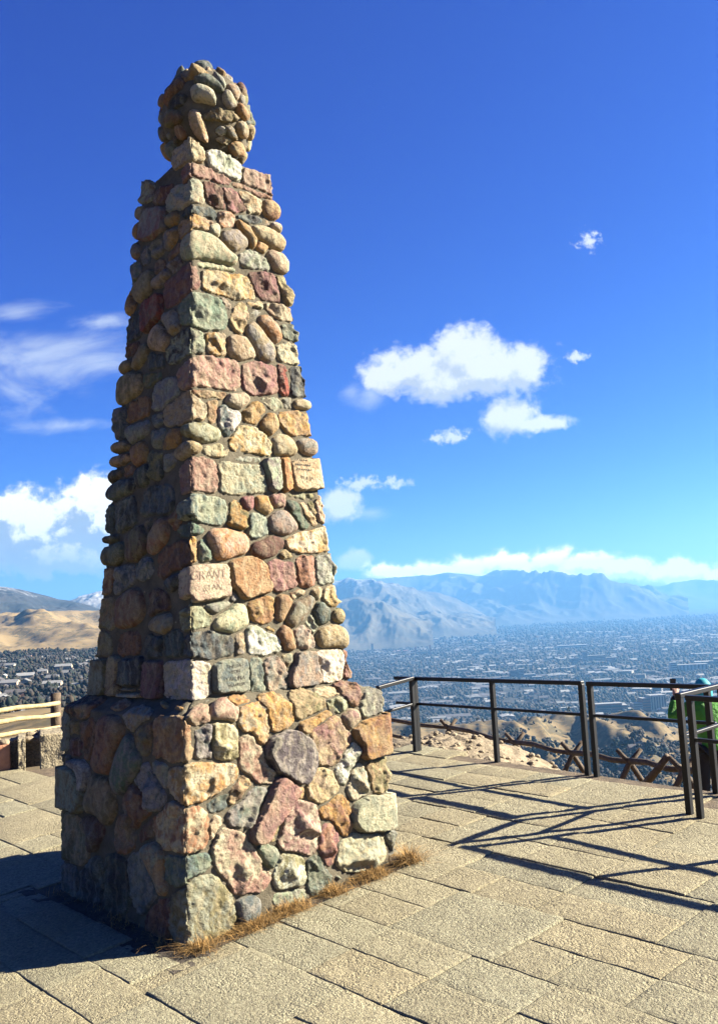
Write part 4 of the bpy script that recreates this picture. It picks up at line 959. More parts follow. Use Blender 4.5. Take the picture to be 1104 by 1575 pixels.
# ------------------------------------------------------------------ low wall and pole fence on the left
wa = ground(-60, 1194)[:2]; wb = ground(84, 1172)[:2]; wd_ = (wb - wa) / np.linalg.norm(wb - wa); wn = np.array([wd_[1], -wd_[0]])
if wn @ wa > 0: wn = -wn
wl = empty('low_wall', (wa[0], wa[1], gz(*wa))); tag(wl, 'low wall of pebbly concrete blocks behind the patio on the left', 'wall')
def wall_piece(name, px0, px1, off, dep, hgt, mat, seed, nx=22, nz=14, amp=.02):
    a = ground(px0, 1190 - px0 * .17)[:2]; b_ = ground(px1, 1190 - px1 * .17)[:2]
    sa = (a - wa) @ wd_; sb_ = (b_ - wa) @ wd_
    V = []; F_ = []
    def pt(u, w_, k):
        # k: 0 front,1 top,2 back
        s_ = sa + (sb_ - sa) * u
        if k == 0: o_, z_ = off, w_ * hgt
        elif k == 1: o_, z_ = off - w_ * dep, hgt
        else: o_, z_ = off - dep, (1 - w_) * hgt
        q = wa + wd_ * s_ + wn * o_; n_ = fbm((s_ * 6 + seed, o_ * 6, z_ * 6), 4) * amp + fbm((s_ * 26, o_ * 26 + seed, z_ * 26), 2) * amp * .5
        return (q[0] + wn[0] * n_, q[1] + wn[1] * n_, gz(*q) - .05 + z_ + n_ * .6)
    prof = [(w_ / nz, 0) for w_ in range(nz + 1)] + [(w_ / 8, 1) for w_ in range(1, 9)] + [(w_ / 6, 2) for w_ in range(1, 7)]
    for (w_, k) in prof: V += [pt(i / nx, w_, k) for i in range(nx + 1)]
    for j in range(len(prof) - 1):
        for i in range(nx): F_.append((j * (nx + 1) + i, j * (nx + 1) + i + 1, (j + 1) * (nx + 1) + i + 1, (j + 1) * (nx + 1) + i))
    F_.append(tuple(j * (nx + 1) for j in range(len(prof)))); F_.append(tuple(j * (nx + 1) + nx for j in range(len(prof)))[::-1])
    mesh_obj(name, V, F_, mat, wl, True)
wall_piece('sandstone_block', -60, 16, .04, .3, .37, M['red_sandstone'], 1, amp=.012)
wall_piece('wall_core', -60, 140, -.16, .3, .38, M['pebble_concrete'], 9)
wall_piece('pillar_block', 28, 40, .12, .5, .43, M['pebble_concrete'], 3, 12)
wall_piece('pillar_block', 62, 140, .12, .5, .44, M['pebble_concrete'], 5, 30)
m = MB(); rr = random.Random(4)
for i in range(46):
    s_ = rr.uniform(-.2, 2.3); q = wa + wd_ * s_ + wn * rr.uniform(-.5, -.05); r_ = rr.uniform(.025, .075)
    bm = bmesh.new(); bmesh.ops.create_icosphere(bm, subdivisions=2, radius=r_); bm.verts.index_update()
    vs = [(q[0] + v.co.x * 1.4 * (1 + .4 * mnoise.noise(v.co * 30 + Vector((i, 0, 0)))), q[1] + v.co.y, gz(*q) + .33 + v.co.z * (.8 + .5 * mnoise.noise(v.co * 25 + Vector((i, 5, 0))))) for v in bm.verts]
    m.add(vs, [[v.index for v in f.verts] for f in bm.faces], 0, True); bm.free()
m.build('coping_rubble', M['rubble'], wl)
fr = empty('pole_fence', at_dist(84, 1130, 16.2)); tag(fr, 'wooden fence with three pale sunlit poles on the far left', 'fence')
def pxp(px, py, d): return Vector(at_dist(px, py, d))
m = MB(); m.tube([pxp(88, 1150, 16.2), pxp(86.5, 1110, 16.2), pxp(86, 1066, 16.2)], [.085, .08, .078], 10, jit=.08); m.build('post', M['wood_weathered'], fr)
for i, (y0, y1) in enumerate(((1093.5, 1082), (1111, 1099.5), (1132, 1119.5))):
    m = MB(); a = pxp(-2, y0, 15.6); b_ = pxp(92, y1 - 1, 16.05); d = b_ - a
    pts = [a - d * 1.6 + Vector((0, 0, .02)), a - d * .7, a, a + d * .35 + Vector((0, 0, .012)), a + d * .7 - Vector((0, 0, .008)), b_]
    m.tube(pts, [.042, .04, .039 + .003 * (i == 1), .037, .034, .032], 10, jit=.06, seed=i); m.build('pole', M['wood_peeled'], fr)
m = MB(); a = pxp(-140, 1124, 14.6); m.tube([a - Vector((0, 0, .9)), a, a + Vector((0, 0, .5))], [.09, .085, .08], 9, jit=.06); m.build('post', M['wood_weathered'], fr)

# ------------------------------------------------------------------ ground shape of the peak and the valley
def interp_log(r, prof): return np.interp(np.log(np.maximum(r, .3)), np.log([p[0] for p in prof]), [p[1] for p in prof])
PR = [(.3, -.16), (8.5, -.16), (10, -.35), (13, -.95), (18, -2.15), (22, -3.6), (30, -7), (60, -20), (150, -50), (400, -105), (700, -150), (1000, -192), (1300, -218), (1800, -262), (2300, -303), (3000, -322), (6000, -335), (12000, -335), (20000, -330), (90000, -330)]
PL = [(.3, -.16), (12.8, -.16), (14.5, -.5), (17, -.9), (30, -2.1), (100, -9), (300, -27), (500, -40), (650, -50), (1000, -53), (1500, -50), (1750, -43), (2150, -19), (2800, 27), (3050, 41), (3400, 26), (4200, 0), (9000, -60), (90000, -200)]
PRt = [(p[0], p[1]) for p in PR]
def hill_amp(az, r):
    # eroded grassy bluffs below the peak, right of the monument
    d = math.degrees(az); env = np.interp(d, [-14, -3, 1, 3, 5, 8, 11, 14, 16, 18, 22, 26], [0, .6, .95, 1.0, .96, 1.0, .98, 1.0, .98, .7, .25, .1])
    return env
def terrain_z(x, y):
    r = math.hypot(x, y); az = math.atan2(x, y); d = math.degrees(az)
    wR = min(1, max(0, (d + 16) / 14.5)); wR = wR * wR * (3 - 2 * wR)
    zr = float(interp_log(r, PR)); zl = float(interp_log(r, PL))
    if 500 < r < 2600:
        f = math.exp(-((math.log(r) - math.log(1330)) / .26) ** 2)
        u = r * az; sp = mnoise.ridged_multi_fractal(Vector((u / 150, r / 520, 3.3)), .9, 2.1, 5, 1.0, 2.0)
        sp2 = abs(mnoise.noise(Vector((u / 120 + r / 900, r / 420, 7)))) 
        zr += hill_amp(az, r) * (f * 62 + math.exp(-((math.log(r) - math.log(1120)) / .22) ** 2) * (sp - 1.05) * 27 - f * sp2 * 20)
    if 1600 < r < 4000:
        f = math.exp(-((math.log(r) - math.log(2540)) / .3) ** 2); u = r * az
        zl += f * ((mnoise.ridged_multi_fractal(Vector((u / 400 + r / 1200, r / 850, 9.3)), .9, 2.1, 5, 1.0, 2.0) - 1.0) * 46 + mnoise.noise(Vector((u / 270, 4, r / 1400))) * 16)
    z = zr * wR + zl * (1 - wR)
    if r < 26: z += max(0, 1 - max(0, r - 9) / 12) * gz(x, y) if r < 21 else 0
    if r > 9: z += fbm((x / 3.1, y / 3.1, 0), 3) * .10 * min(1, (r - 9) / 6) * min(1, 60 / r)
    if r > 60: z += fbm((x / 90, y / 90, 5), 4) * min(6, (r - 60) / 40) * (.35 if r > 2300 else 1)
    return z
rings = list(np.geomspace(.4, 8, 14)) + list(np.geomspace(8.4, 40, 60)) + list(np.geomspace(42, 600, 46)) + list(np.geomspace(615, 2600, 130)) + list(np.geomspace(2640, 6500, 90)) + list(np.geomspace(6700, 90000, 40))
azs = list(np.radians(np.concatenate([np.arange(-180, -34, 6), np.arange(-34, -26, 1), np.arange(-26, 27, .17), np.arange(27, 34, 1), np.arange(34, 180, 6)])))
TV = []; TF = []
for r in rings:
    for a in azs: x = r * math.sin(a); y = r * math.cos(a); TV.append((x, y, terrain_z(x, y)))
na = len(azs); TV.append((0, 0, -.16)); ci = len(TV) - 1
for j in range(len(rings) - 1):
    for i in range(na): TF.append((j * na + i, j * na + (i + 1) % na, (j + 1) * na + (i + 1) % na, (j + 1) * na + i)[::-1])
for i in range(na): TF.append((ci, (i + 1) % na, i)[::-1])
# ground material: near dirt, bunch grass and brush on the hills, streets and yards in the valley
m, t, b = material('ground_cover', .95, .1); p = geopos(t); sepp = t.node('ShaderNodeSeparateXYZ'); t.l.new(p, sepp.inputs[0])
ln = t.node('ShaderNodeVectorMath', operation='LENGTH'); t.l.new(p, ln.inputs[0]); rad = ln.outputs['Value']
nb_ = t.noise(p, .012, 6, .62); nf = t.noise(p, .09, 5, .65); nn = t.noise(p, 1.7, 5, .65)
grass = t.ramp(nb_.outputs[0], [(.30, alb(.125, .095, .048)), (.5, alb(.215, .158, .078)), (.72, alb(.31, .23, .115))])
brush = t.ramp(nf.outputs[0], [(.4, alb(.04, .042, .024)), (.6, alb(.10, .085, .048))])
hill = t.mix(t.maprange(t.math('ADD', nb_.outputs[0], t.math('MULTIPLY', t.math('SUBTRACT', nf.outputs[0], .5), .9)), .485, .60, 0, t.math('SUBTRACT', .88, t.math('MULTIPLY', t.maprange(sepp.outputs[0], -60, -200), .12))), t.mix(t.math('MULTIPLY', t.maprange(sepp.outputs[0], -60, -200), .5), grass, alb(.40, .285, .13)), brush)
near = t.ramp(nn.outputs[0], [(.3, alb(.17, .13, .085)), (.55, alb(.30, .235, .15)), (.75, alb(.38, .31, .2))])
val = t.ramp(t.noise(p, .02, 6, .7).outputs[0], [(.35, alb(.03, .031, .028)), (.55, alb(.058, .055, .047)), (.7, alb(.11, .1, .08))])
vor = t.node('ShaderNodeTexVoronoi', i_Scale=.03); t.l.new(p, vor.inputs['Vector']); sv_ = t.node('ShaderNodeSeparateXYZ'); t.l.new(vor.outputs['Color'], sv_.inputs[0])
roofc = t.mix(sv_.outputs[1], alb(.22, .21, .2), alb(.5, .49, .47))
val = t.mix(t.math('MULTIPLY', t.maprange(sv_.outputs[0], .88, .93), t.maprange(vor.outputs['Distance'], .42, .30)), val, roofc)
iz = t.maprange(sepp.outputs[2], -296, -318)                         # valley floor against hillside
left = t.maprange(sepp.outputs[0], -60, -200)
suburb = t.math('MULTIPLY', left, t.math('MULTIPLY', t.maprange(rad, 460, 560), t.maprange(rad, 1780, 1680)))
col = t.mix(t.math('MAXIMUM', t.math('MULTIPLY', iz, t.maprange(rad, 1700, 2200)), suburb), hill, val)
col = t.mix(t.maprange(rad, 60, 20), col, near)
t.l.new(col, b.inputs['Base Color']); M['ground'] = m
tag(mesh_obj('ground', TV, TF, M['ground'], None, True), kind='structure')

# rubble mound outside the railing
c0 = ground(700, 1158); mdv = []; mdf = []
MCX, MCY = at_dist(672, 1165, 12.6)[:2]; sx, sy = 1.5, .95
ax_ = np.array([math.cos(R(-35)), math.sin(R(-35))]); ay_ = np.array([-ax_[1], ax_[0]])
mz0 = float(at_dist(690, 1172, 12.6)[2])
def mound(u, v):
    a = (u - .5) * 2; b_ = (v - .5) * 2; q = np.array([MCX, MCY]) + ax_ * a * sx * 1.35 + ay_ * b_ * sy * 1.5
    e = max(0, 1 - (a * a + b_ * b_)) ** .8
    z = mz0 - .45 + e * .78 + fbm((q[0] * 1.3, q[1] * 1.3, 3), 4) * .10 * min(1, e * 4) + fbm((q[0] * 8, q[1] * 8, 3), 3) * .028
    return (q[0], q[1], z)
grid_sheet('rubble_mound', mound, 110, 90, M['rubble'])
m = MB(); rr = random.Random(8)
for i in range(420):
    u, v = rr.random(), rr.random(); q = mound(u, v); r_ = rr.uniform(.012, .05) * (1.6 if rr.random() < .08 else 1)
    bm = bmesh.new(); bmesh.ops.create_icosphere(bm, subdivisions=1, radius=r_); bm.verts.index_update()
    vs = [(q[0] + v_.co.x * (1 + .6 * mnoise.noise(v_.co * 40 + Vector((i, 0, 0)))), q[1] + v_.co.y, q[2] + v_.co.z * .8 + r_ * .2) for v_ in bm.verts]
    m.add(vs, [[w_.index for w_ in f.verts] for f in bm.faces], 0, False); bm.free()
tag(m.build('loose_rocks', M['rubble']), kind='stuff')

# ------------------------------------------------------------------ buck-and-rail fence below the patio
bf = empty('buck_rail_fence', at_dist(880, 1185, 16)); tag(bf, 'rustic buck and rail fence of crossed logs below the patio edge', 'fence')
PXD = [(560, 1104, 25), (690, 1119, 23), (792, 1142, 20), (880, 1158, 18), (968, 1171, 16.5), (1050, 1184, 15), (1180, 1206, 13.6)]
top = [Vector(at_dist(*q)) for q in PXD]
for k, (a, b_) in enumerate(zip(top, top[1:])):
    for dz, rad_ in ((0, .05), (-.40, .042)):
        m = MB(); d = b_ - a; o_ = Vector((0, 0, dz))
        m.tube([a - d * .05 + o_, a + d * .35 + o_ + Vector((0, 0, .03)), a + d * .7 + o_ - Vector((0, 0, .02)), b_ + d * .05 + o_], [rad_ * 1.1, rad_, rad_ * .95, rad_ * .85], 8, jit=.1, seed=k); m.build('rail', M['wood_weathered'], bf)
for k, tp in enumerate(top[1:]):
    d = (top[min(k + 2, len(top) - 1)] - top[k]).normalized(); n_ = Vector((d.y, -d.x, 0)).normalized()
    for sg in (-1, 1):
        m = MB(); sl = d * (.16 * sg)
        m.tube([tp + n_ * .5 * sg - Vector((0, 0, .95)) - sl, tp + n_ * .02 * sg + Vector((0, 0, -.05)), tp - n_ * .17 * sg + Vector((0, 0, .2)) + sl * .6], [.052, .047, .038], 8, jit=.1, seed=k * 3 + sg); m.build('leg', M['wood_weathered'], bf)
m = MB(); m.tube([Vector(at_dist(992, 1206, 15.4)), Vector(at_dist(1010, 1184, 15.2)), Vector(at_dist(1026, 1163, 15))], [.065, .06, .05], 8, jit=.1); m.build('brace', M['wood_weathered'], bf)

# ------------------------------------------------------------------ the photographer beyond the railing
PD = 12.4
def pp(px, py, dd=0.): return Vector(at_dist(px, py, PD + dd))
def skin(name, chains, mat, parent, root=0, sub=2):
    """chains: list of [(pos, radius), ...]; chains share points that coincide"""
    V = []; Ed = []; Rr = []
    def vid(p, r):
        for i, q in enumerate(V):
            if (q - p).length < 1e-4: return i
        V.append(p); Rr.append(r); return len(V) - 1
    for ch in chains:
        ids = [vid(Vector(p), r) for p, r in ch]
        for a, b_ in zip(ids, ids[1:]): Ed.append((a, b_))
    me = bpy.data.meshes.new(name); me.from_pydata([v[:] for v in V], Ed, []); o = bpy.data.objects.new(name, me); COL.objects.link(o)
    o.modifiers.new('skin', 'SKIN').use_smooth_shade = True
    me.skin_vertices if False else None
    for i, sv in enumerate(me.skin_vertices[0].data): 
        rr_ = Rr[i]; sv.radius = (rr_, rr_) if not isinstance(rr_, tuple) else rr_; sv.use_root = (i == root)
    o.modifiers.new('sub', 'SUBSURF').levels = sub; o.modifiers['sub'].render_levels = sub
    me.materials.append(mat)
    if parent is not None: o.parent = parent; o.matrix_parent_inverse = MWI(parent)
    return o
hx, hy, hz = pp(1080, 1059)
gzp = hz - 1.60                                         # feet
def q3(dx, dz, dy=0.): return Vector((hx + dx, hy + dy, gzp + dz))
# body faces away from the camera; left arm raised with the phone
pel = q3(.03, .92); ch = q3(.02, 1.28); nk = q3(0, 1.47); hd = q3(0, 1.60)
lsh = q3(-.19, 1.38, .02); rsh = q3(.21, 1.38, .02); lel = q3(-.385, 1.22, .12); lwr = q3(-.265, 1.50, .26); rel = q3(.30, 1.12, .10); rwr = q3(.14, 1.20, .30)
person_chains = [[(pel, (.15, .11)), (q3(.02, 1.10), (.14, .10)), (ch, (.17, .11)), (nk, .055), (q3(0, 1.54), .075), (hd, (.085, .095)), (q3(0, 1.68), .07)],
    [(ch, (.17, .11)), (lsh, .065), (lel, .047), (lwr, .03)], [(ch, (.17, .11)), (rsh, .065), (rel, .047), (rwr, .03)],
    [(pel, (.15, .11)), (q3(-.08, .86), .095), (q3(-.10, .48), .065), (q3(-.11, .10), .045), (q3(-.11, .03, .12), .04)],
    [(pel, (.15, .11)), (q3(.14, .86), .095), (q3(.16, .48), .065), (q3(.17, .10), .045), (q3(.17, .03, .12), .04)]]
hb = lwr + Vector((.01, .02, .05))
hand = [[(lwr, .03), (hb, .036)]]
for k in range(4):
    a = hb + Vector((-.028 + .019 * k, .0, .035)); hand.append([(hb, .036), (a, .011), (a + Vector((.004, .025, .03 - .004 * abs(k - 1.5))), .0095), (a + Vector((.006, .05, .018)), .008)])
hand.append([(hb, .036), (hb + Vector((.045, .01, .01)), .012), (hb + Vector((.055, .03, .035)), .010)])
person = skin('person', person_chains + hand, M['skin'], None, 0, 1)
tag(person, 'photographer in a green jacket, teal hood and black trousers holding up a phone', 'person')
skin('jacket', [[(q3(.03, .80), (.205, .15)), (q3(.02, 1.0), (.20, .15)), (q3(.02, 1.15), (.195, .145)), (ch, (.215, .15)), (q3(0, 1.44), (.11, .09))],
    [(ch, (.215, .15)), (lsh, .092), (lel, .076), (lwr.lerp(lel, .12), .055)], [(ch, (.215, .15)), (rsh, .092), (rel, .076), (rwr.lerp(rel, .1), .055)]], M['green_fabric'], person)
skin('trousers', [[(q3(.03, .93), (.16, .125)), (q3(-.08, .84), .112), (q3(-.10, .48), .088), (q3(-.11, .06), .075)], [(q3(.03, .93), (.16, .125)), (q3(.14, .84), .112), (q3(.16, .48), .088), (q3(.17, .06), .075)]], M['black_fabric'], person)
skin('hood', [[(q3(0, 1.45, -.02), (.115, .10)), (q3(0, 1.54, -.01), (.115, .12)), (q3(0, 1.63), (.118, .125)), (q3(0, 1.705, .01), (.075, .085)), (q3(0, 1.73, .01), .03)]], M['teal_fabric'], person)
skin('shaded_sleeve', [[(lwr.lerp(lel, .42), .058), (lwr.lerp(lel, .2), .055), (lwr.lerp(lel, -.02), .046)]], M['black_fabric'], person)  # black length of forearm sleeve: its shadow put into the fabric colour
for sg in (-1, 1):
    skin('shoe', [[(q3(.03 + sg * .14, .04, -.06), .045), (q3(.03 + sg * .14, .035, .08), .045), (q3(.03 + sg * .14, .03, .18), .035)]], M['black_fabric'], person)
ph = hb + Vector((-.005, .045, .085)); m = MB(); m.box(ph, (.078, .010, .155), Matrix.Rotation(R(4), 3, 'Y'), 0, .004)
tag(m.build('phone', M['phone_black']), 'black phone held up by the photographer in green', 'phone')
# ------------------------------------------------------------------ mountains
def mountain_mat(name, lo, hi, snow_lo, snow_hi, scale, snow=.7, brush=.5):
    m, t, b = material(name, .95, .1); p = geopos(t); sx_ = t.node('ShaderNodeSeparateXYZ'); t.l.new(p, sx_.inputs[0])
    nb = t.noise(p, scale, 7, .65); nf = t.noise(p, scale * 5, 6, .7)
    col = t.ramp(nb.outputs[0], [(.35, alb(*lo)), (.65, alb(*hi))]); col = t.mix(t.maprange(nf.outputs[0], .5, .62, 0, brush), col, (.035, .04, .035))
    z = t.math('ADD', sx_.outputs[2], t.math('MULTIPLY', t.math('SUBTRACT', nf.outputs[0], .5), (snow_hi - snow_lo) * 2.4))
    z = t.math('ADD', z, t.math('MULTIPLY', t.math('SUBTRACT', nb.outputs[0], .5), (snow_hi - snow_lo) * 1.6))
    col = t.mix(t.math('MULTIPLY', t.maprange(z, snow_lo, snow_hi), snow), col, (.78, .80, .84))
    t.l.new(col, b.inputs['Base Color']); return m
def mountain(name, crest, r_c, r_f, zf, amp, wl_, mat, seed, back=1.25, naz=260, nt=110, sharp=.9, ridge=.5):
    ae = sorted([azel(*q) for q in crest]); A = np.array([a for a, e in ae]); Z = np.array([CAMZ + r_c * math.tan(e) for a, e in ae])
    V = []; F_ = []; azz = np.linspace(A[0], A[-1], naz)
    for k, a in enumerate(azz):
        zc = float(np.interp(a, A, Z)); zc += fbm((a * 60, seed, 0), 5) * amp * .035
        for j in range(nt + 1):
            f = j / nt * back; r = r_f + (r_c - r_f) * f; x = r * math.sin(a); y = r * math.cos(a)
            g = f ** sharp if f <= 1 else 1 - (f - 1) / (back - 1) * .5
            q = Vector((x / wl_ + .35 * y / wl_ * 0, y / wl_ * .45 + seed, seed)); rn = mnoise.ridged_multi_fractal(q, .85, 2.15, 6, 1.0, 2.0) - 1.0
            env = 4 * g * (1 - g) if f <= 1 else 0
            z = zf + (zc - zf) * g + env * amp * (rn + .5 * mnoise.noise(q * 2.3)) + g * amp * .03 * fbm(q * 7, 3)
            V.append((x, y, z))
    for k in range(naz - 1):
        for j in range(nt): q = k * (nt + 1) + j; F_.append((q, q + nt + 1, q + nt + 2, q + 1))
    tag(mesh_obj(name, V, F_, mat, None, True), kind='structure')
MM1 = mountain_mat('far_mountain', (.06, .062, .05), (.12, .115, .085), 700, 1300, .0012, .6, .5)
MM2 = mountain_mat('foothill_mountain', (.065, .06, .042), (.17, .145, .09), 330, 620, .0022, .5, .6)
MM3 = mountain_mat('canyon_mountain', (.024, .028, .03), (.06, .055, .05), 180, 330, .0034, .28, .6)
MM4 = mountain_mat('snow_peak', (.12, .11, .10), (.22, .2, .18), 220, 520, .002, .5, .3)
mountain('far_range', [(930, 897), (990, 902), (1050, 901), (1104, 897), (1160, 896), (1260, 890), (1400, 900), (1600, 900)], 25200, 20500, -330, 300, 4200, MM1, 31.3, naz=150, nt=60)
mountain('mountain', [(380, 909), (470, 894), (530, 892), (600, 888), (660, 884), (720, 884), (790, 888), (845, 880), (880, 892), (920, 899), (960, 911), (1000, 929), (1035, 944), (1060, 955)], 19500, 13000, -332, 520, 3300, MM1, 12.7, naz=320, nt=120, sharp=1.05)
mountain('mountain', [(300, 910), (430, 905), (500, 897), (540, 891), (575, 893), (600, 900), (625, 905), (650, 909), (675, 912), (700, 920), (725, 933), (745, 946), (762, 957)], 13500, 9600, -334, 260, 1700, MM2, 5.1, naz=300, nt=110)
mountain('mountain', [(300, 965), (420, 945), (500, 928), (550, 917), (590, 925), (620, 941), (645, 955), (665, 966)], 10200, 7600, -336, 170, 1300, MM2, 8.9, naz=240, nt=90)
mountain('mountain', [(-420, 880), (-200, 884), (-60, 893), (0, 902), (30, 906), (60, 913), (90, 921), (115, 926), (140, 934), (180, 946), (230, 956), (300, 960)], 5400, 4000, -10, 62, 520, MM3, 2.2, naz=300, nt=110)
mountain('snowy_peak', [(60, 950), (90, 930), (112, 922), (128, 916), (145, 912), (165, 911), (200, 918), (260, 935), (330, 955)], 9000, 7500, 0, 130, 750, MM4, 17.2, naz=160, nt=60)

# ------------------------------------------------------------------ the city in the valley
def solve_ground(px, py, zguess=-325.):
    q = at_z(px, py, zguess)
    for _ in range(4): q = at_z(px, py, terrain_z(q[0], q[1]))
    return q
CM = dict(cream=simple('cream_wall', (.52, .47, .36), .8, .1, .05, bstr=0), white=simple('white_wall', (.52, .51, .48), .8, .08, .05, bstr=0), brick=simple('brick_wall', (.34, .15, .095), .85, .15, .05, bstr=0),
    grey=simple('grey_wall', (.30, .29, .28), .8, .1, .05, bstr=0), dark=simple('dark_glass', (.05, .06, .07), .3, .2, .05, bstr=0), roof=simple('pale_roof', (.32, .315, .30), .8, .1, .05, bstr=0), droof=simple('dark_roof', (.13, .12, .12), .9, .2, .05, bstr=0),
    pink=simple('pink_frame', (.50, .22, .19), .8, .1, .05, bstr=0), tanw=simple('tan_wall', (.38, .31, .22), .8, .12, .05, bstr=0), field=simple('pale_field', (.55, .5, .38), .9, .1, .05, bstr=0))
def building(name, label, px, py, blocks, yaw=None, group=None):
    """blocks: (dx, width, depth, z0, height, wall, roof, windows) in metres from the centre of the front"""
    q = solve_ground(px, py); d = math.hypot(q[0], q[1]); a = -math.atan2(q[0], q[1]) + R(yaw if yaw is not None else random.uniform(-22, 22))
    root = empty(name, q, a); tag(root, label, 'building', group)
    rot = Matrix.Rotation(a, 3, 'Z'); o_ = Vector(q)
    for (dx, w, dep, z0, h, wall, roof, win) in blocks:
        m = MB(); m.box(o_ + rot @ Vector((dx, dep / 2, z0 + h / 2 - 3)), (w, dep, h + 6), rot, 0); m.build('wall', CM[wall], root)
        m = MB(); m.box(o_ + rot @ Vector((dx, dep / 2, z0 + h + .5)), (w + .6, dep + .6, 1.0), rot, 0); m.build('roof', CM[roof], root)
        if win:
            kind, n = win; m = MB()
            if kind == 'h':
                for i in range(n):
                    zz = z0 + h * (i + .55) / n; m.box(o_ + rot @ Vector((dx, -.05, zz)), (w * .92, .5, h / n * .42), rot, 0); m.box(o_ + rot @ Vector((dx + w / 2 + .05, dep / 2, zz)), (.5, dep * .9, h / n * .42), rot, 0)
            else:
                for i in range(n):
                    xx = dx - w / 2 + w * (i + .5) / n; m.box(o_ + rot @ Vector((xx, -.05, z0 + h * .52)), (w / n * .42, .6, h * .8), rot, 0)
                for i in range(max(2, int(n * dep / w))):
                    yy = dep * (i + .5) / max(2, int(n * dep / w)); m.box(o_ + rot @ Vector((dx + w / 2 + .05, yy, z0 + h * .52)), (.6, w / n * .42, h * .8), rot, 0)
            m.build('window', CM['dark'], root)
    return root
building('office_building', 'cream office block with tall dark window slots and a brick side wing', 1010, 1094, [(6, 44, 34, 0, 42, 'cream', 'roof', ('v', 6)), (-27, 24, 30, 0, 36, 'brick', 'roof', ('h', 5)), (-52, 26, 26, 0, 24, 'grey', 'roof', ('h', 4))], 22)
building('hospital_building', 'sprawling brick complex with flat white roofs below the cream office block', 943, 1100, [(-28, 48, 40, 0, 18, 'grey', 'roof', ('h', 3)), (18, 44, 40, 0, 24, 'brick', 'roof', ('h', 4)), (-10, 70, 30, 0, 30, 'brick', 'roof', ('h', 2)), (44, 18, 26, 0, 14, 'cream', 'roof', ('h', 2))], 14)
building('flat_roofed_building', 'long low pale building left of the brick complex by the railing posts', 868, 1094, [(0, 74, 22, 0, 9, 'tanw', 'roof', ('h', 2))], 12)
building('domed_building', 'white building with long wings and a small central dome', 701, 1039, [(0, 30, 26, 0, 18, 'white', 'roof', ('v', 5)), (-36, 44, 20, 0, 11, 'white', 'roof', ('h', 2)), (38, 46, 20, 0, 11, 'white', 'roof', ('h', 2)), (0, 12, 12, 18, 12, 'white', 'roof', None), (0, 6, 6, 30, 9, 'white', 'roof', None)], 4)
building('tower_building', 'dark slab tower beside a white podium right of the domed building', 800, 1046, [(-26, 34, 24, 0, 42, 'grey', 'droof', ('h', 7)), (6, 22, 24, 0, 46, 'white', 'roof', ('h', 7)), (42, 48, 30, 0, 22, 'white', 'roof', ('h', 3))], 8)
building('stadium', 'stadium stand with two reddish pink pylons beside a pale field', 651, 1008, [(0, 92, 40, 0, 26, 'grey', 'droof', ('h', 3)), (-52, 10, 12, 0, 62, 'pink', 'pink', None), (50, 10, 12, 0, 70, 'pink', 'pink', None)], 5)
building('playing_field_stand', 'long thin pale stand stretching right of the stadium', 682, 998, [(0, 190, 30, 0, 9, 'field', 'field', None)], 0)
building('red_roofed_hall', 'low hall with a reddish roof left of the stadium', 617, 1004, [(0, 110, 50, 0, 14, 'grey', 'pink', ('h', 2))], 6)
building('slender_tower', 'slender grey tower nearest the stone monument', 573, 1003, [(0, 16, 16, 0, 66, 'grey', 'droof', ('h', 9))], 10)
building('white_block', 'small white twin block below the stadium', 639, 1025, [(-8, 18, 22, 0, 32, 'white', 'roof', ('h', 5)), (12, 18, 22, 0, 27, 'grey', 'roof', ('h', 4))], 15)
building('long_white_building', 'long white building low beside the monument', 556, 1017, [(0, 92, 30, 0, 18, 'white', 'roof', ('h', 3)), (-60, 30, 26, 0, 28, 'cream', 'roof', ('h', 4))], 10)
building('apartment_slab', 'white stepped apartment slab in mid valley', 745, 1008, [(-14, 34, 24, 0, 36, 'white', 'roof', ('h', 6)), (18, 30, 24, 0, 50, 'white', 'roof', ('h', 7)), (-50, 40, 24, 0, 20, 'tanw', 'roof', ('h', 3))], 12)
building('hotel_tower', 'pale tower with a long low wing, farther right in the valley', 905, 1021, [(-16, 24, 22, 0, 64, 'white', 'roof', ('h', 9)), (42, 92, 30, 0, 40, 'cream', 'roof', ('h', 5)), (-62, 50, 24, 0, 30, 'grey', 'roof', ('h', 4)), (120, 60, 26, 0, 26, 'pink', 'roof', ('h', 3))], 10)
building('warehouse', 'very pale warehouse far out on the valley floor', 880, 998, [(0, 200, 70, 0, 24, 'white', 'roof', ('h', 2)), (-190, 150, 50, 0, 12, 'cream', 'roof', None)], 5)
building('school_building', 'white many bayed building near the right edge of the photo', 1066, 1034, [(0, 120, 36, 0, 32, 'white', 'roof', ('v', 8)), (-78, 26, 30, 0, 44, 'white', 'roof', ('h', 5))], 14)
building('convention_hall', 'wide grey hall behind the many bayed white building', 1092, 1027, [(0, 130, 60, 0, 26, 'grey', 'roof', ('h', 2)), (40, 50, 40, 26, 12, 'grey', 'roof', None)], 0)
building('long_white_shed', 'thin bright shed at the far right of the valley', 1088, 1010, [(0, 170, 50, 0, 16, 'white', 'roof', ('h', 2))], -4)
building('low_pavilion', 'low pavilion with white roof in the trees under the long railing', 842, 1116, [(0, 36, 20, 0, 6, 'tanw', 'roof', ('h', 1)), (-34, 24, 16, 0, 5, 'grey', 'roof', None)], -8)
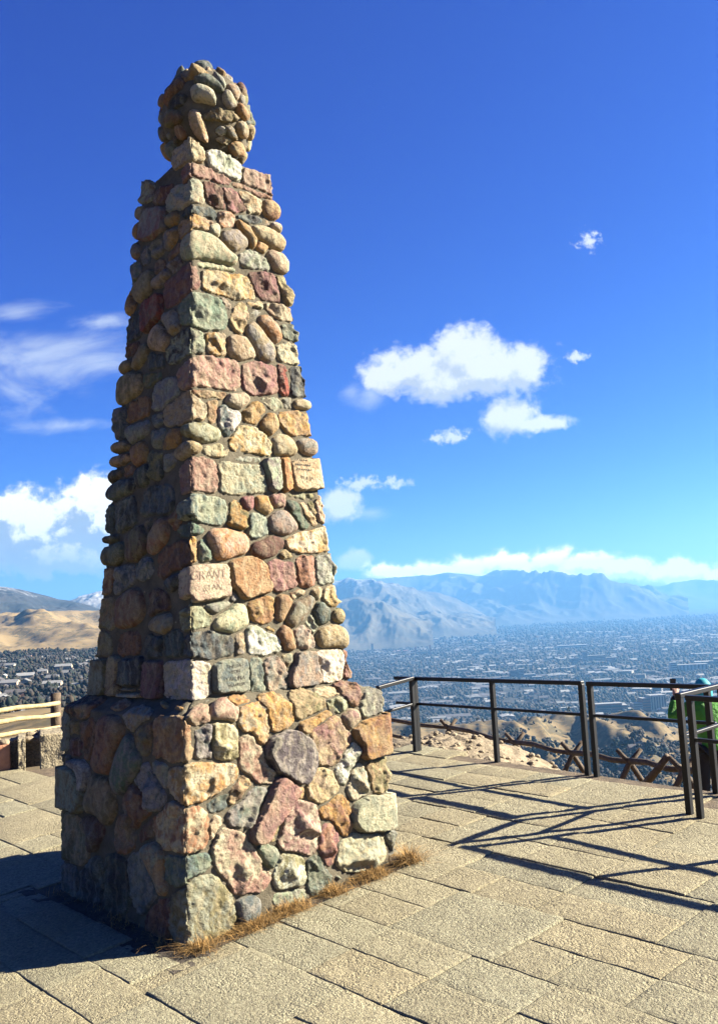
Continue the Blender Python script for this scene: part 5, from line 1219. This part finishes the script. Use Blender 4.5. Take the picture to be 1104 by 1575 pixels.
FILL = [('grey', 'roof', 985, 1048, 34, 26), ('cream', 'roof', 960, 1040, 60, 20), ('brick', 'droof', 1000, 1042, 40, 24), ('white', 'roof', 930, 1030, 50, 12), ('tanw', 'roof', 870, 1032, 44, 14), ('grey', 'droof', 1042, 1052, 40, 22), ('white', 'roof', 1070, 1058, 46, 18), ('cream', 'roof', 826, 1048, 40, 18),
    ('white', 'roof', 590, 1016, 44, 14), ('grey', 'roof', 604, 1022, 30, 26), ('tanw', 'droof', 720, 1026, 30, 20), ('white', 'roof', 660, 1018, 40, 9), ('cream', 'roof', 566, 1036, 40, 14), ('brick', 'droof', 770, 1030, 34, 18), ('grey', 'roof', 1010, 1068, 30, 22), ('white', 'roof', 985, 1066, 60, 14), ('brick', 'roof', 880, 1060, 50, 12), ('cream', 'roof', 1090, 1078, 46, 14)]
HUE = dict(grey='grey', cream='cream', brick='brick red', white='white', tanw='tan')
WHERE = ['right of the tan wide block', 'above the grey one', 'with a dark roof', 'long and flat', 'low in the trees', 'with a dark flat top', 'toward the right edge', 'beside the tower podium', 'near the slender tower', 'tall, near the slender tower', 'with a dark flat top near the dome', 'flat, under the stadium', 'close to the monument', 'between dome and tower', 'left of the cream office block', 'wide, behind the brick complex', 'wide and flat above the long low building', 'behind the photographer']
for (w_, r_, px, py, wd, ht), wh in zip(FILL, WHERE):
    building('city_building', f'{HUE[w_]} city building {wh}', px, py, [(0, wd, wd * .6, 0, ht, w_, r_, ('h', max(2, int(ht / 5))))], None, 'lesser buildings in the valley')
# houses: one object each for the nearest, the rest as one mass of roofs
def house_verts(w, d, h, rh):
    v = [(-w / 2, -d / 2, -2), (w / 2, -d / 2, -2), (w / 2, d / 2, -2), (-w / 2, d / 2, -2), (-w / 2, -d / 2, h), (w / 2, -d / 2, h), (w / 2, d / 2, h), (-w / 2, d / 2, h), (-w / 2, 0, h + rh), (w / 2, 0, h + rh)]
    e = .5; v += [(-w / 2 - e, -d / 2 - e, h - .15), (w / 2 + e, -d / 2 - e, h - .15), (w / 2 + e, 0, h + rh + .2), (-w / 2 - e, 0, h + rh + .2), (-w / 2 - e, d / 2 + e, h - .15), (w / 2 + e, d / 2 + e, h - .15)]
    f = [(0, 1, 5, 4), (1, 2, 6, 5), (2, 3, 7, 6), (3, 0, 4, 7), (5, 6, 9), (7, 4, 8), (10, 11, 12, 13), (13, 12, 15, 14)]
    return v, f, [0, 0, 0, 0, 0, 0, 1, 1]
hw = [simple('house_wall_pale', (.36, .33, .28), .85, .1, .3, bstr=0), simple('house_wall_brick', (.30, .17, .12), .85, .15, .3, bstr=0), simple('house_wall_tan', (.42, .34, .25), .85, .12, .3, bstr=0)]
hr = [simple('house_roof_dark', (.10, .09, .09), .9, .2, .3, bstr=0), simple('house_roof_grey', (.2, .2, .195), .9, .2, .3, bstr=0), simple('house_roof_white', (.32, .315, .30), .85, .1, .3, bstr=0)]
KIND = [('pale walled house with dark roof', 0, 0), ('pale walled house with grey roof', 0, 1), ('brick house with grey roof', 1, 1), ('tan house with bright roof', 2, 2), ('brick house with dark roof', 1, 0)]
PLACE = {'left': ('among the trees below the tan hills', 'houses in the suburb below the tan hills'), 'right': ('among bare trees on the valley floor', 'houses on the near valley floor'), 'mid': ('under the bluffs beyond the log fence', 'houses under the bluffs')}
HP = {}
for kn, (lb, wi, ri) in enumerate(KIND):
    v, f, mi = house_verts(13 + kn * 1.5, 9 + kn % 3, 4.2 + (kn % 2) * 1.6, 2.6); me = bpy.data.meshes.new('house'); me.from_pydata(v, [], f); me.materials.append(hw[wi]); me.materials.append(hr[ri]); me.polygons.foreach_set('material_index', mi); HP[kn] = me
rr = random.Random(21)
def street(x, y):
    ca, sa = math.cos(R(24)), math.sin(R(24)); u = x * ca + y * sa; v = -x * sa + y * ca
    return (u / 190) % 1 < .10 or (v / 150) % 1 < .11 or (u / 760) % 1 < .055
def open_land(x, y): return mnoise.noise(Vector((x / 420, y / 700, 1.7))) > .33
def rnd_place(zone):
    if zone == 'left': a = R(rr.uniform(-22.5, -14.5)); r = math.sqrt(rr.uniform(560 ** 2, 1620 ** 2))
    elif zone == 'mid': a = R(rr.uniform(9, 21.5)); r = math.sqrt(rr.uniform(820 ** 2, 1060 ** 2))
    else: a = R(rr.uniform(.5, 22)); r = math.sqrt(rr.uniform(2050 ** 2, 3400 ** 2))
    return r * math.sin(a), r * math.cos(a)
for zone, n in (('left', 130), ('mid', 36), ('right', 130)):
    for i in range(n):
        kn = rr.randrange(5); x, y = rnd_place(zone); o = bpy.data.objects.new('house', HP[kn]); COL.objects.link(o); o.location = (x, y, terrain_z(x, y)); o.rotation_euler.z = R(rr.choice([0, 90, 12, 102, -8])); s_ = rr.uniform(.8, 1.4) * {'left': .72, 'mid': .7, 'right': 1}[zone]; o.scale = (s_ * rr.uniform(.85, 1.25), s_, s_)
        tag(o, f'{KIND[kn][0]} {PLACE[zone][0]}', 'house', PLACE[zone][1])
hv = []; hf = []; hm = []
for i in range(2600):
    a = R(rr.uniform(-1, 23)); r = math.sqrt(rr.uniform(2300 ** 2, 9500 ** 2)); x, y = r * math.sin(a), r * math.cos(a); biz = mnoise.noise(Vector((x / 900, y / 1500, 6.1))) > .12
    if street(x, y): continue
    s_ = rr.uniform(.8, 1.6) * (rr.uniform(2, 4.5) if rr.random() < (.3 if biz else .02) else 1) * (1 + r / 9000); v, f, mi = house_verts(14, 10, 4.5, 2.4 if s_ < 2.4 else .8)
    an = R(rr.choice([0, 90, 8])); ca, sa = math.cos(an), math.sin(an); z = terrain_z(x, y); o = len(hv); k = rr.randrange(3); kr = rr.choice([0, 0, 0, 1, 1, 2])
    hv += [(x + (p_[0] * ca - p_[1] * sa) * s_, y + (p_[0] * sa + p_[1] * ca) * s_, z + p_[2] * min(s_, 2.4)) for p_ in v]; hf += [tuple(q + o for q in f_) for f_ in f]; hm += [k if mm == 0 else 3 + kr for mm in mi]
tag(mesh_obj('distant_rooftops', hv, hf, hw + hr, None, False, hm), kind='stuff')
# trees of the city, read as one mass
bm = bmesh.new(); bmesh.ops.create_icosphere(bm, subdivisions=1, radius=1); bm.verts.index_update(); IV = np.array([v.co[:] for v in bm.verts]); IF = np.array([[v.index for v in f.verts] for f in bm.faces]); bm.free()
def forest(name, pts, mats, seed):
    rg_ = np.random.default_rng(seed); n = len(pts); P = np.array([p_[:3] for p_ in pts]); Wd = np.array([p_[3] for p_ in pts]); Hh = np.array([p_[4] for p_ in pts])
    V = IV[None] * rg_.uniform(.6, 1.3, (n, len(IV), 1)); V = V * np.stack([Wd, Wd, Hh], 1)[:, None, :] / 2; V[:, :, 2] += (Hh * .52)[:, None]; V = V + P[:, None, :]
    Fm = (IF[None] + (np.arange(n) * len(IV))[:, None, None]).reshape(-1, 3); me = bpy.data.meshes.new(name); nv = n * len(IV); nf_ = len(Fm)
    me.vertices.add(nv); me.vertices.foreach_set('co', V.reshape(-1).astype(np.float32)); me.loops.add(nf_ * 3); me.loops.foreach_set('vertex_index', Fm.reshape(-1).astype(np.int32)); me.polygons.add(nf_)
    me.polygons.foreach_set('loop_start', (np.arange(nf_) * 3).astype(np.int32)); me.polygons.foreach_set('loop_total', np.full(nf_, 3, np.int32)); 
    for mm in mats: me.materials.append(mm)
    me.polygons.foreach_set('material_index', np.repeat(rg_.integers(0, len(mats), n), len(IF)).astype(np.int32)); me.update(); me.validate(); o = bpy.data.objects.new(name, me); COL.objects.link(o); tag(o, kind='stuff')
tb = [simple('bare_crown', (.036, .032, .028), .95, .3, .2, bstr=0), simple('bare_crown_grey', (.03, .03, .029), .95, .3, .2, bstr=0), simple('brown_crown', (.05, .037, .024), .95, .3, .2, bstr=0)]
te = [simple('evergreen_crown', (.014, .022, .014), .95, .3, .2, bstr=0), simple('olive_crown', (.026, .03, .018), .95, .3, .2, bstr=0)]
PB = []; PE = []
def plant(n, a0, a1, r0, r1, wd, ever, lobes=1):
    for i in range(n):
        a = R(rr.uniform(a0, a1)); r = math.sqrt(rr.uniform(r0 ** 2, r1 ** 2)); x, y = r * math.sin(a), r * math.cos(a); w = rr.uniform(*wd)
        if r > 1900 and (street(x, y) or (open_land(x, y) and rr.random() < .85)): continue
        L_ = PE if rr.random() < ever else PB; z = terrain_z(x, y); hgt_ = w * rr.uniform(.8, 1.35)
        for k in range(lobes):
            f = 1 if lobes == 1 else rr.uniform(.35, .65); e = 0 if lobes == 1 else w * .32
            L_.append((x + rr.uniform(-e, e), y + rr.uniform(-e, e), z + (rr.uniform(0, .45) * hgt_ if lobes > 1 else 0), w * f, hgt_ * f))
plant(17000, -1.5, 23, 1950, 4200, (6, 14), .22); plant(11000, -1.5, 23, 4200, 8000, (9, 20), .25); plant(6000, -1.5, 23, 8000, 14000, (14, 34), .25)
plant(3400, -23, -14, 520, 1720, (3, 8), .38, 6); plant(1300, 6, 22, 760, 1120, (4, 9), .25, 6); plant(500, 0, 22, 1100, 1950, (3, 7), .3, 4)
forest('leafless_trees', PB, tb, 1); forest('evergreen_trees', PE, te, 2)

# ------------------------------------------------------------------ air
m = bpy.data.materials.new('haze'); m.use_nodes = True; m.node_tree.nodes.clear(); t = NT(m.node_tree)
pv = t.node('ShaderNodeVolumePrincipled', i_Density=HAZE_D, i_Anisotropy=HAZE_G); pv.inputs['Color'].default_value = (*HAZE_C, 1); out = t.node('ShaderNodeOutputMaterial'); t.l.new(pv.outputs[0], out.inputs['Volume'])
bm_ = MB(); bm_.box((0, 11500, 290), (56000, 29000, 1500)); hz_ = bm_.build('haze', m); tag(hz_, kind='stuff')

# ------------------------------------------------------------------ sun, sky and clouds
SUN_AZ, SUN_EL = R(6.5), R(28.0)
sd = Vector((math.cos(SUN_AZ) * math.cos(SUN_EL), math.sin(SUN_AZ) * math.cos(SUN_EL), math.sin(SUN_EL)))
sl = bpy.data.lights.new('sun', 'SUN'); sl.energy = SUN_E; sl.angle = R(.53); sl.color = (1, .92, .78); so = bpy.data.objects.new('sun', sl); COL.objects.link(so); so.rotation_euler = sd.to_track_quat('Z', 'Y').to_euler()
w = bpy.data.worlds.new('World'); SC.world = w; w.use_nodes = True; t = NT(w.node_tree); t.n.clear()
sky = t.node('ShaderNodeTexSky', sky_type='NISHITA', sun_disc=False, sun_elevation=SUN_EL, sun_rotation=math.atan2(sd.x, sd.y), altitude=1600, air_density=1.0, dust_density=SKY_DUST, ozone_density=SKY_OZ)
sep_ = t.node('ShaderNodeSeparateColor'); t.l.new(sky.outputs[0], sep_.inputs[0]); gam = t.node('ShaderNodeCombineColor')
for i in range(3):          # deepen the blue of the clear mountain sky
    t.l.new(t.math('MULTIPLY', t.math('POWER', t.math('MULTIPLY', sep_.outputs[i], .05), SKY_G[i]), SKY_K[i]), gam.inputs[i])
bg = t.node('ShaderNodeBackground', i_Strength=SKY_STR); t.l.new(gam.outputs[0], bg.inputs[0])
# clouds: shapes laid out on the tangent plane of the view direction north of the peak (x/y, z/y of the sky direction)
tcn = t.node('ShaderNodeTexCoord'); sx_ = t.node('ShaderNodeSeparateXYZ'); t.l.new(tcn.outputs['Generated'], sx_.inputs[0])
yy = t.math('MAXIMUM', sx_.outputs[1], .02); cx = t.math('DIVIDE', sx_.outputs[0], yy); cy = t.math('DIVIDE', sx_.outputs[2], yy)
cb = t.node('ShaderNodeCombineXYZ'); t.l.new(cx, cb.inputs[0]); t.l.new(cy, cb.inputs[1]); P0 = cb.outputs[0]
def tp(px, py): r = ray(px, py); return r[0] / r[1], r[2] / r[1]
def blobs(P, L):
    acc = None
    for (px, py, rx, ry) in L:
        c = tp(px, py); ix, iy = F_PX / rx, F_PX / ry
        n = t.node('ShaderNodeVectorMath', operation='MULTIPLY_ADD'); t.l.new(P, n.inputs[0]); n.inputs[1].default_value = (ix, iy, 0); n.inputs[2].default_value = (-c[0] * ix, -c[1] * iy, 0)
        l = t.node('ShaderNodeVectorMath', operation='LENGTH'); t.l.new(n.outputs[0], l.inputs[0]); v = l.outputs['Value']
        acc = v if acc is None else t.math('SMOOTH_MIN', acc, v, .25)
    return t.math('SUBTRACT', 1.0, acc)
def shift(P, dx, dy):
    n = t.node('ShaderNodeVectorMath', operation='ADD'); t.l.new(P, n.inputs[0]); n.inputs[1].default_value = (dx, dy, 0); return n.outputs[0]
CUM = [(635, 568, 85, 42), (715, 545, 62, 52), (745, 565, 105, 50), (800, 560, 52, 42), (690, 588, 95, 36), (590, 580, 45, 28), (788, 640, 48, 36), (825, 652, 62, 16), (770, 640, 30, 28),
    (525, 778, 36, 32), (545, 862, 32, 20)]
SML = [(885, 549, 24, 9), (695, 670, 28, 12), (560, 742, 34, 12), (606, 742, 30, 11), (905, 372, 20, 18), (668, 674, 14, 6), (548, 745, 18, 14)]
CUL = [(60, 812, 150, 58), (135, 778, 70, 58), (20, 790, 70, 46), (80, 850, 170, 40), (150, 800, 60, 70)]
BANK = [(598, 880, 48, 20), (655, 880, 60, 24), (720, 876, 60, 24), (785, 868, 58, 26), (845, 862, 62, 24), (905, 868, 70, 24), (965, 874, 80, 24), (1040, 878, 90, 26), (1110, 884, 70, 20), (1200, 880, 90, 24), (850, 888, 220, 16)]
SOFT = [(60, 548, 190, 48), (150, 560, 90, 30), (100, 655, 95, 14), (20, 600, 70, 50), (150, 495, 70, 16), (30, 480, 60, 20), (50, 755, 55, 9), (572, 790, 40, 14), (570, 605, 30, 26), (540, 600, 26, 22), (40, 530, 150, 40), (60, 570, 160, 40)]
nz2 = t.noise(P0, 15, 6, .55); stv = t.node('ShaderNodeVectorMath', operation='MULTIPLY'); t.l.new(P0, stv.inputs[0]); stv.inputs[1].default_value = (1, 2.3, 1); nzs = t.noise(stv.outputs[0], 9, 9, .64, distort=.5)
def nse(P): return t.math('ADD', t.math('MULTIPLY', t.math('SUBTRACT', t.noise(P, 24, 9, .62, distort=.25).outputs[0], .5), 2.2), t.math('MULTIPLY', t.math('SUBTRACT', t.noise(P, 75, 6, .6, distort=.3).outputs[0], .5), 1.1))
fb = nse(P0)
def layer(L, amp, soft0, soft1, sh):
    F0 = t.math('ADD', blobs(P0, L), t.math('MULTIPLY', fb, amp)); P1 = shift(P0, *sh); F1 = t.math('ADD', blobs(P1, L), t.math('MULTIPLY', nse(P1), amp))
    return t.maprange(F0, soft0, soft1, smooth=True), t.math('SUBTRACT', F0, F1), F0
a1, l1, f1 = layer(CUM, .72, -.08, .46, (.010, .024)); a2, l2, f2 = layer(CUL, .8, -.1, .34, (.012, .022)); a3, l3, f3 = layer(BANK, .75, -.1, .5, (.004, .010))
F4 = t.math('ADD', blobs(P0, SOFT), t.math('MULTIPLY', t.math('SUBTRACT', nzs.outputs[0], .5), 3.6)); a4 = t.math('MULTIPLY', t.maprange(F4, -.15, 1.5, smooth=True), .68)
nse_s = t.math('ADD', t.math('MULTIPLY', t.math('SUBTRACT', t.noise(P0, 70, 7, .62, distort=.4).outputs[0], .5), 3.4), t.math('MULTIPLY', t.math('SUBTRACT', t.noise(P0, 190, 5, .6).outputs[0], .5), 1.5))
a5 = t.math('MULTIPLY', t.maprange(t.math('ADD', blobs(P0, SML), nse_s), -.15, .9, smooth=True), .92)
def ccol(lit, lo, hi, k0, k1): return t.mix(t.maprange(lit, k0, k1, smooth=True), lo, hi)  # cloud shading painted into the colour: sunward edges brighter, far sides greyer
c1 = ccol(l1, (.62, .65, .72), (1.0, 1.0, 1.0), -.22, .30); c2 = ccol(l2, (.50, .56, .66), (1.5, 1.45, 1.4), -.12, .34); c3 = ccol(l3, (2.0, 1.9, 1.9), (3.4, 3.0, 2.5), -.25, .3)
# grey shade painted onto the flat underside of the big left cloud bank
flat = t.maprange(cy, tp(60, 872)[1], tp(60, 815)[1], smooth=True); c2 = t.mix(t.math('MULTIPLY', t.math('SUBTRACT', 1.0, flat), .75), c2, t.ramp(nz2.outputs[0], [(.35, (.42, .48, .58)), (.65, (.72, .76, .84))]))
col = c1; a = a1
ctot = t.mix(a2, c1, c2); ctot = t.mix(a3, ctot, c3); hard = t.math('MAXIMUM', a1, t.math('MAXIMUM', a2, a3)); ctot = t.mix(t.math('MULTIPLY', a5, t.math('SUBTRACT', 1.0, hard)), ctot, (.97, .98, 1.0)); hard = t.math('MAXIMUM', hard, a5)
ctot = t.mix(t.math('MAXIMUM', hard, .0), (.80, .86, .97), ctot)
alpha = t.math('MAXIMUM', hard, a4); alpha = t.math('MULTIPLY', alpha, t.math('GREATER_THAN', sx_.outputs[1], .1))
cbg = t.node('ShaderNodeBackground', i_Strength=CLOUD_STR); t.l.new(ctot, cbg.inputs[0])
mx = t.node('ShaderNodeMixShader'); t.l.new(alpha, mx.inputs[0]); t.l.new(bg.outputs[0], mx.inputs[1]); t.l.new(cbg.outputs[0], mx.inputs[2])
wo = t.node('ShaderNodeOutputWorld'); t.l.new(mx.outputs[0], wo.inputs['Surface'])
vs = SC.view_settings; vs.view_transform = 'Standard'; vs.look = 'None'; vs.gamma = 1; vs.exposure = EXPO; vs.use_curve_mapping = False
SC.render.engine = 'CYCLES'; cy_ = SC.cycles; cy_.use_denoising = True; cy_.max_bounces = 6; cy_.diffuse_bounces = 1; cy_.volume_bounces = 1; cy_.use_fast_gi = False
try: cy_.denoiser = 'OPENIMAGEDENOISE'
except Exception: pass
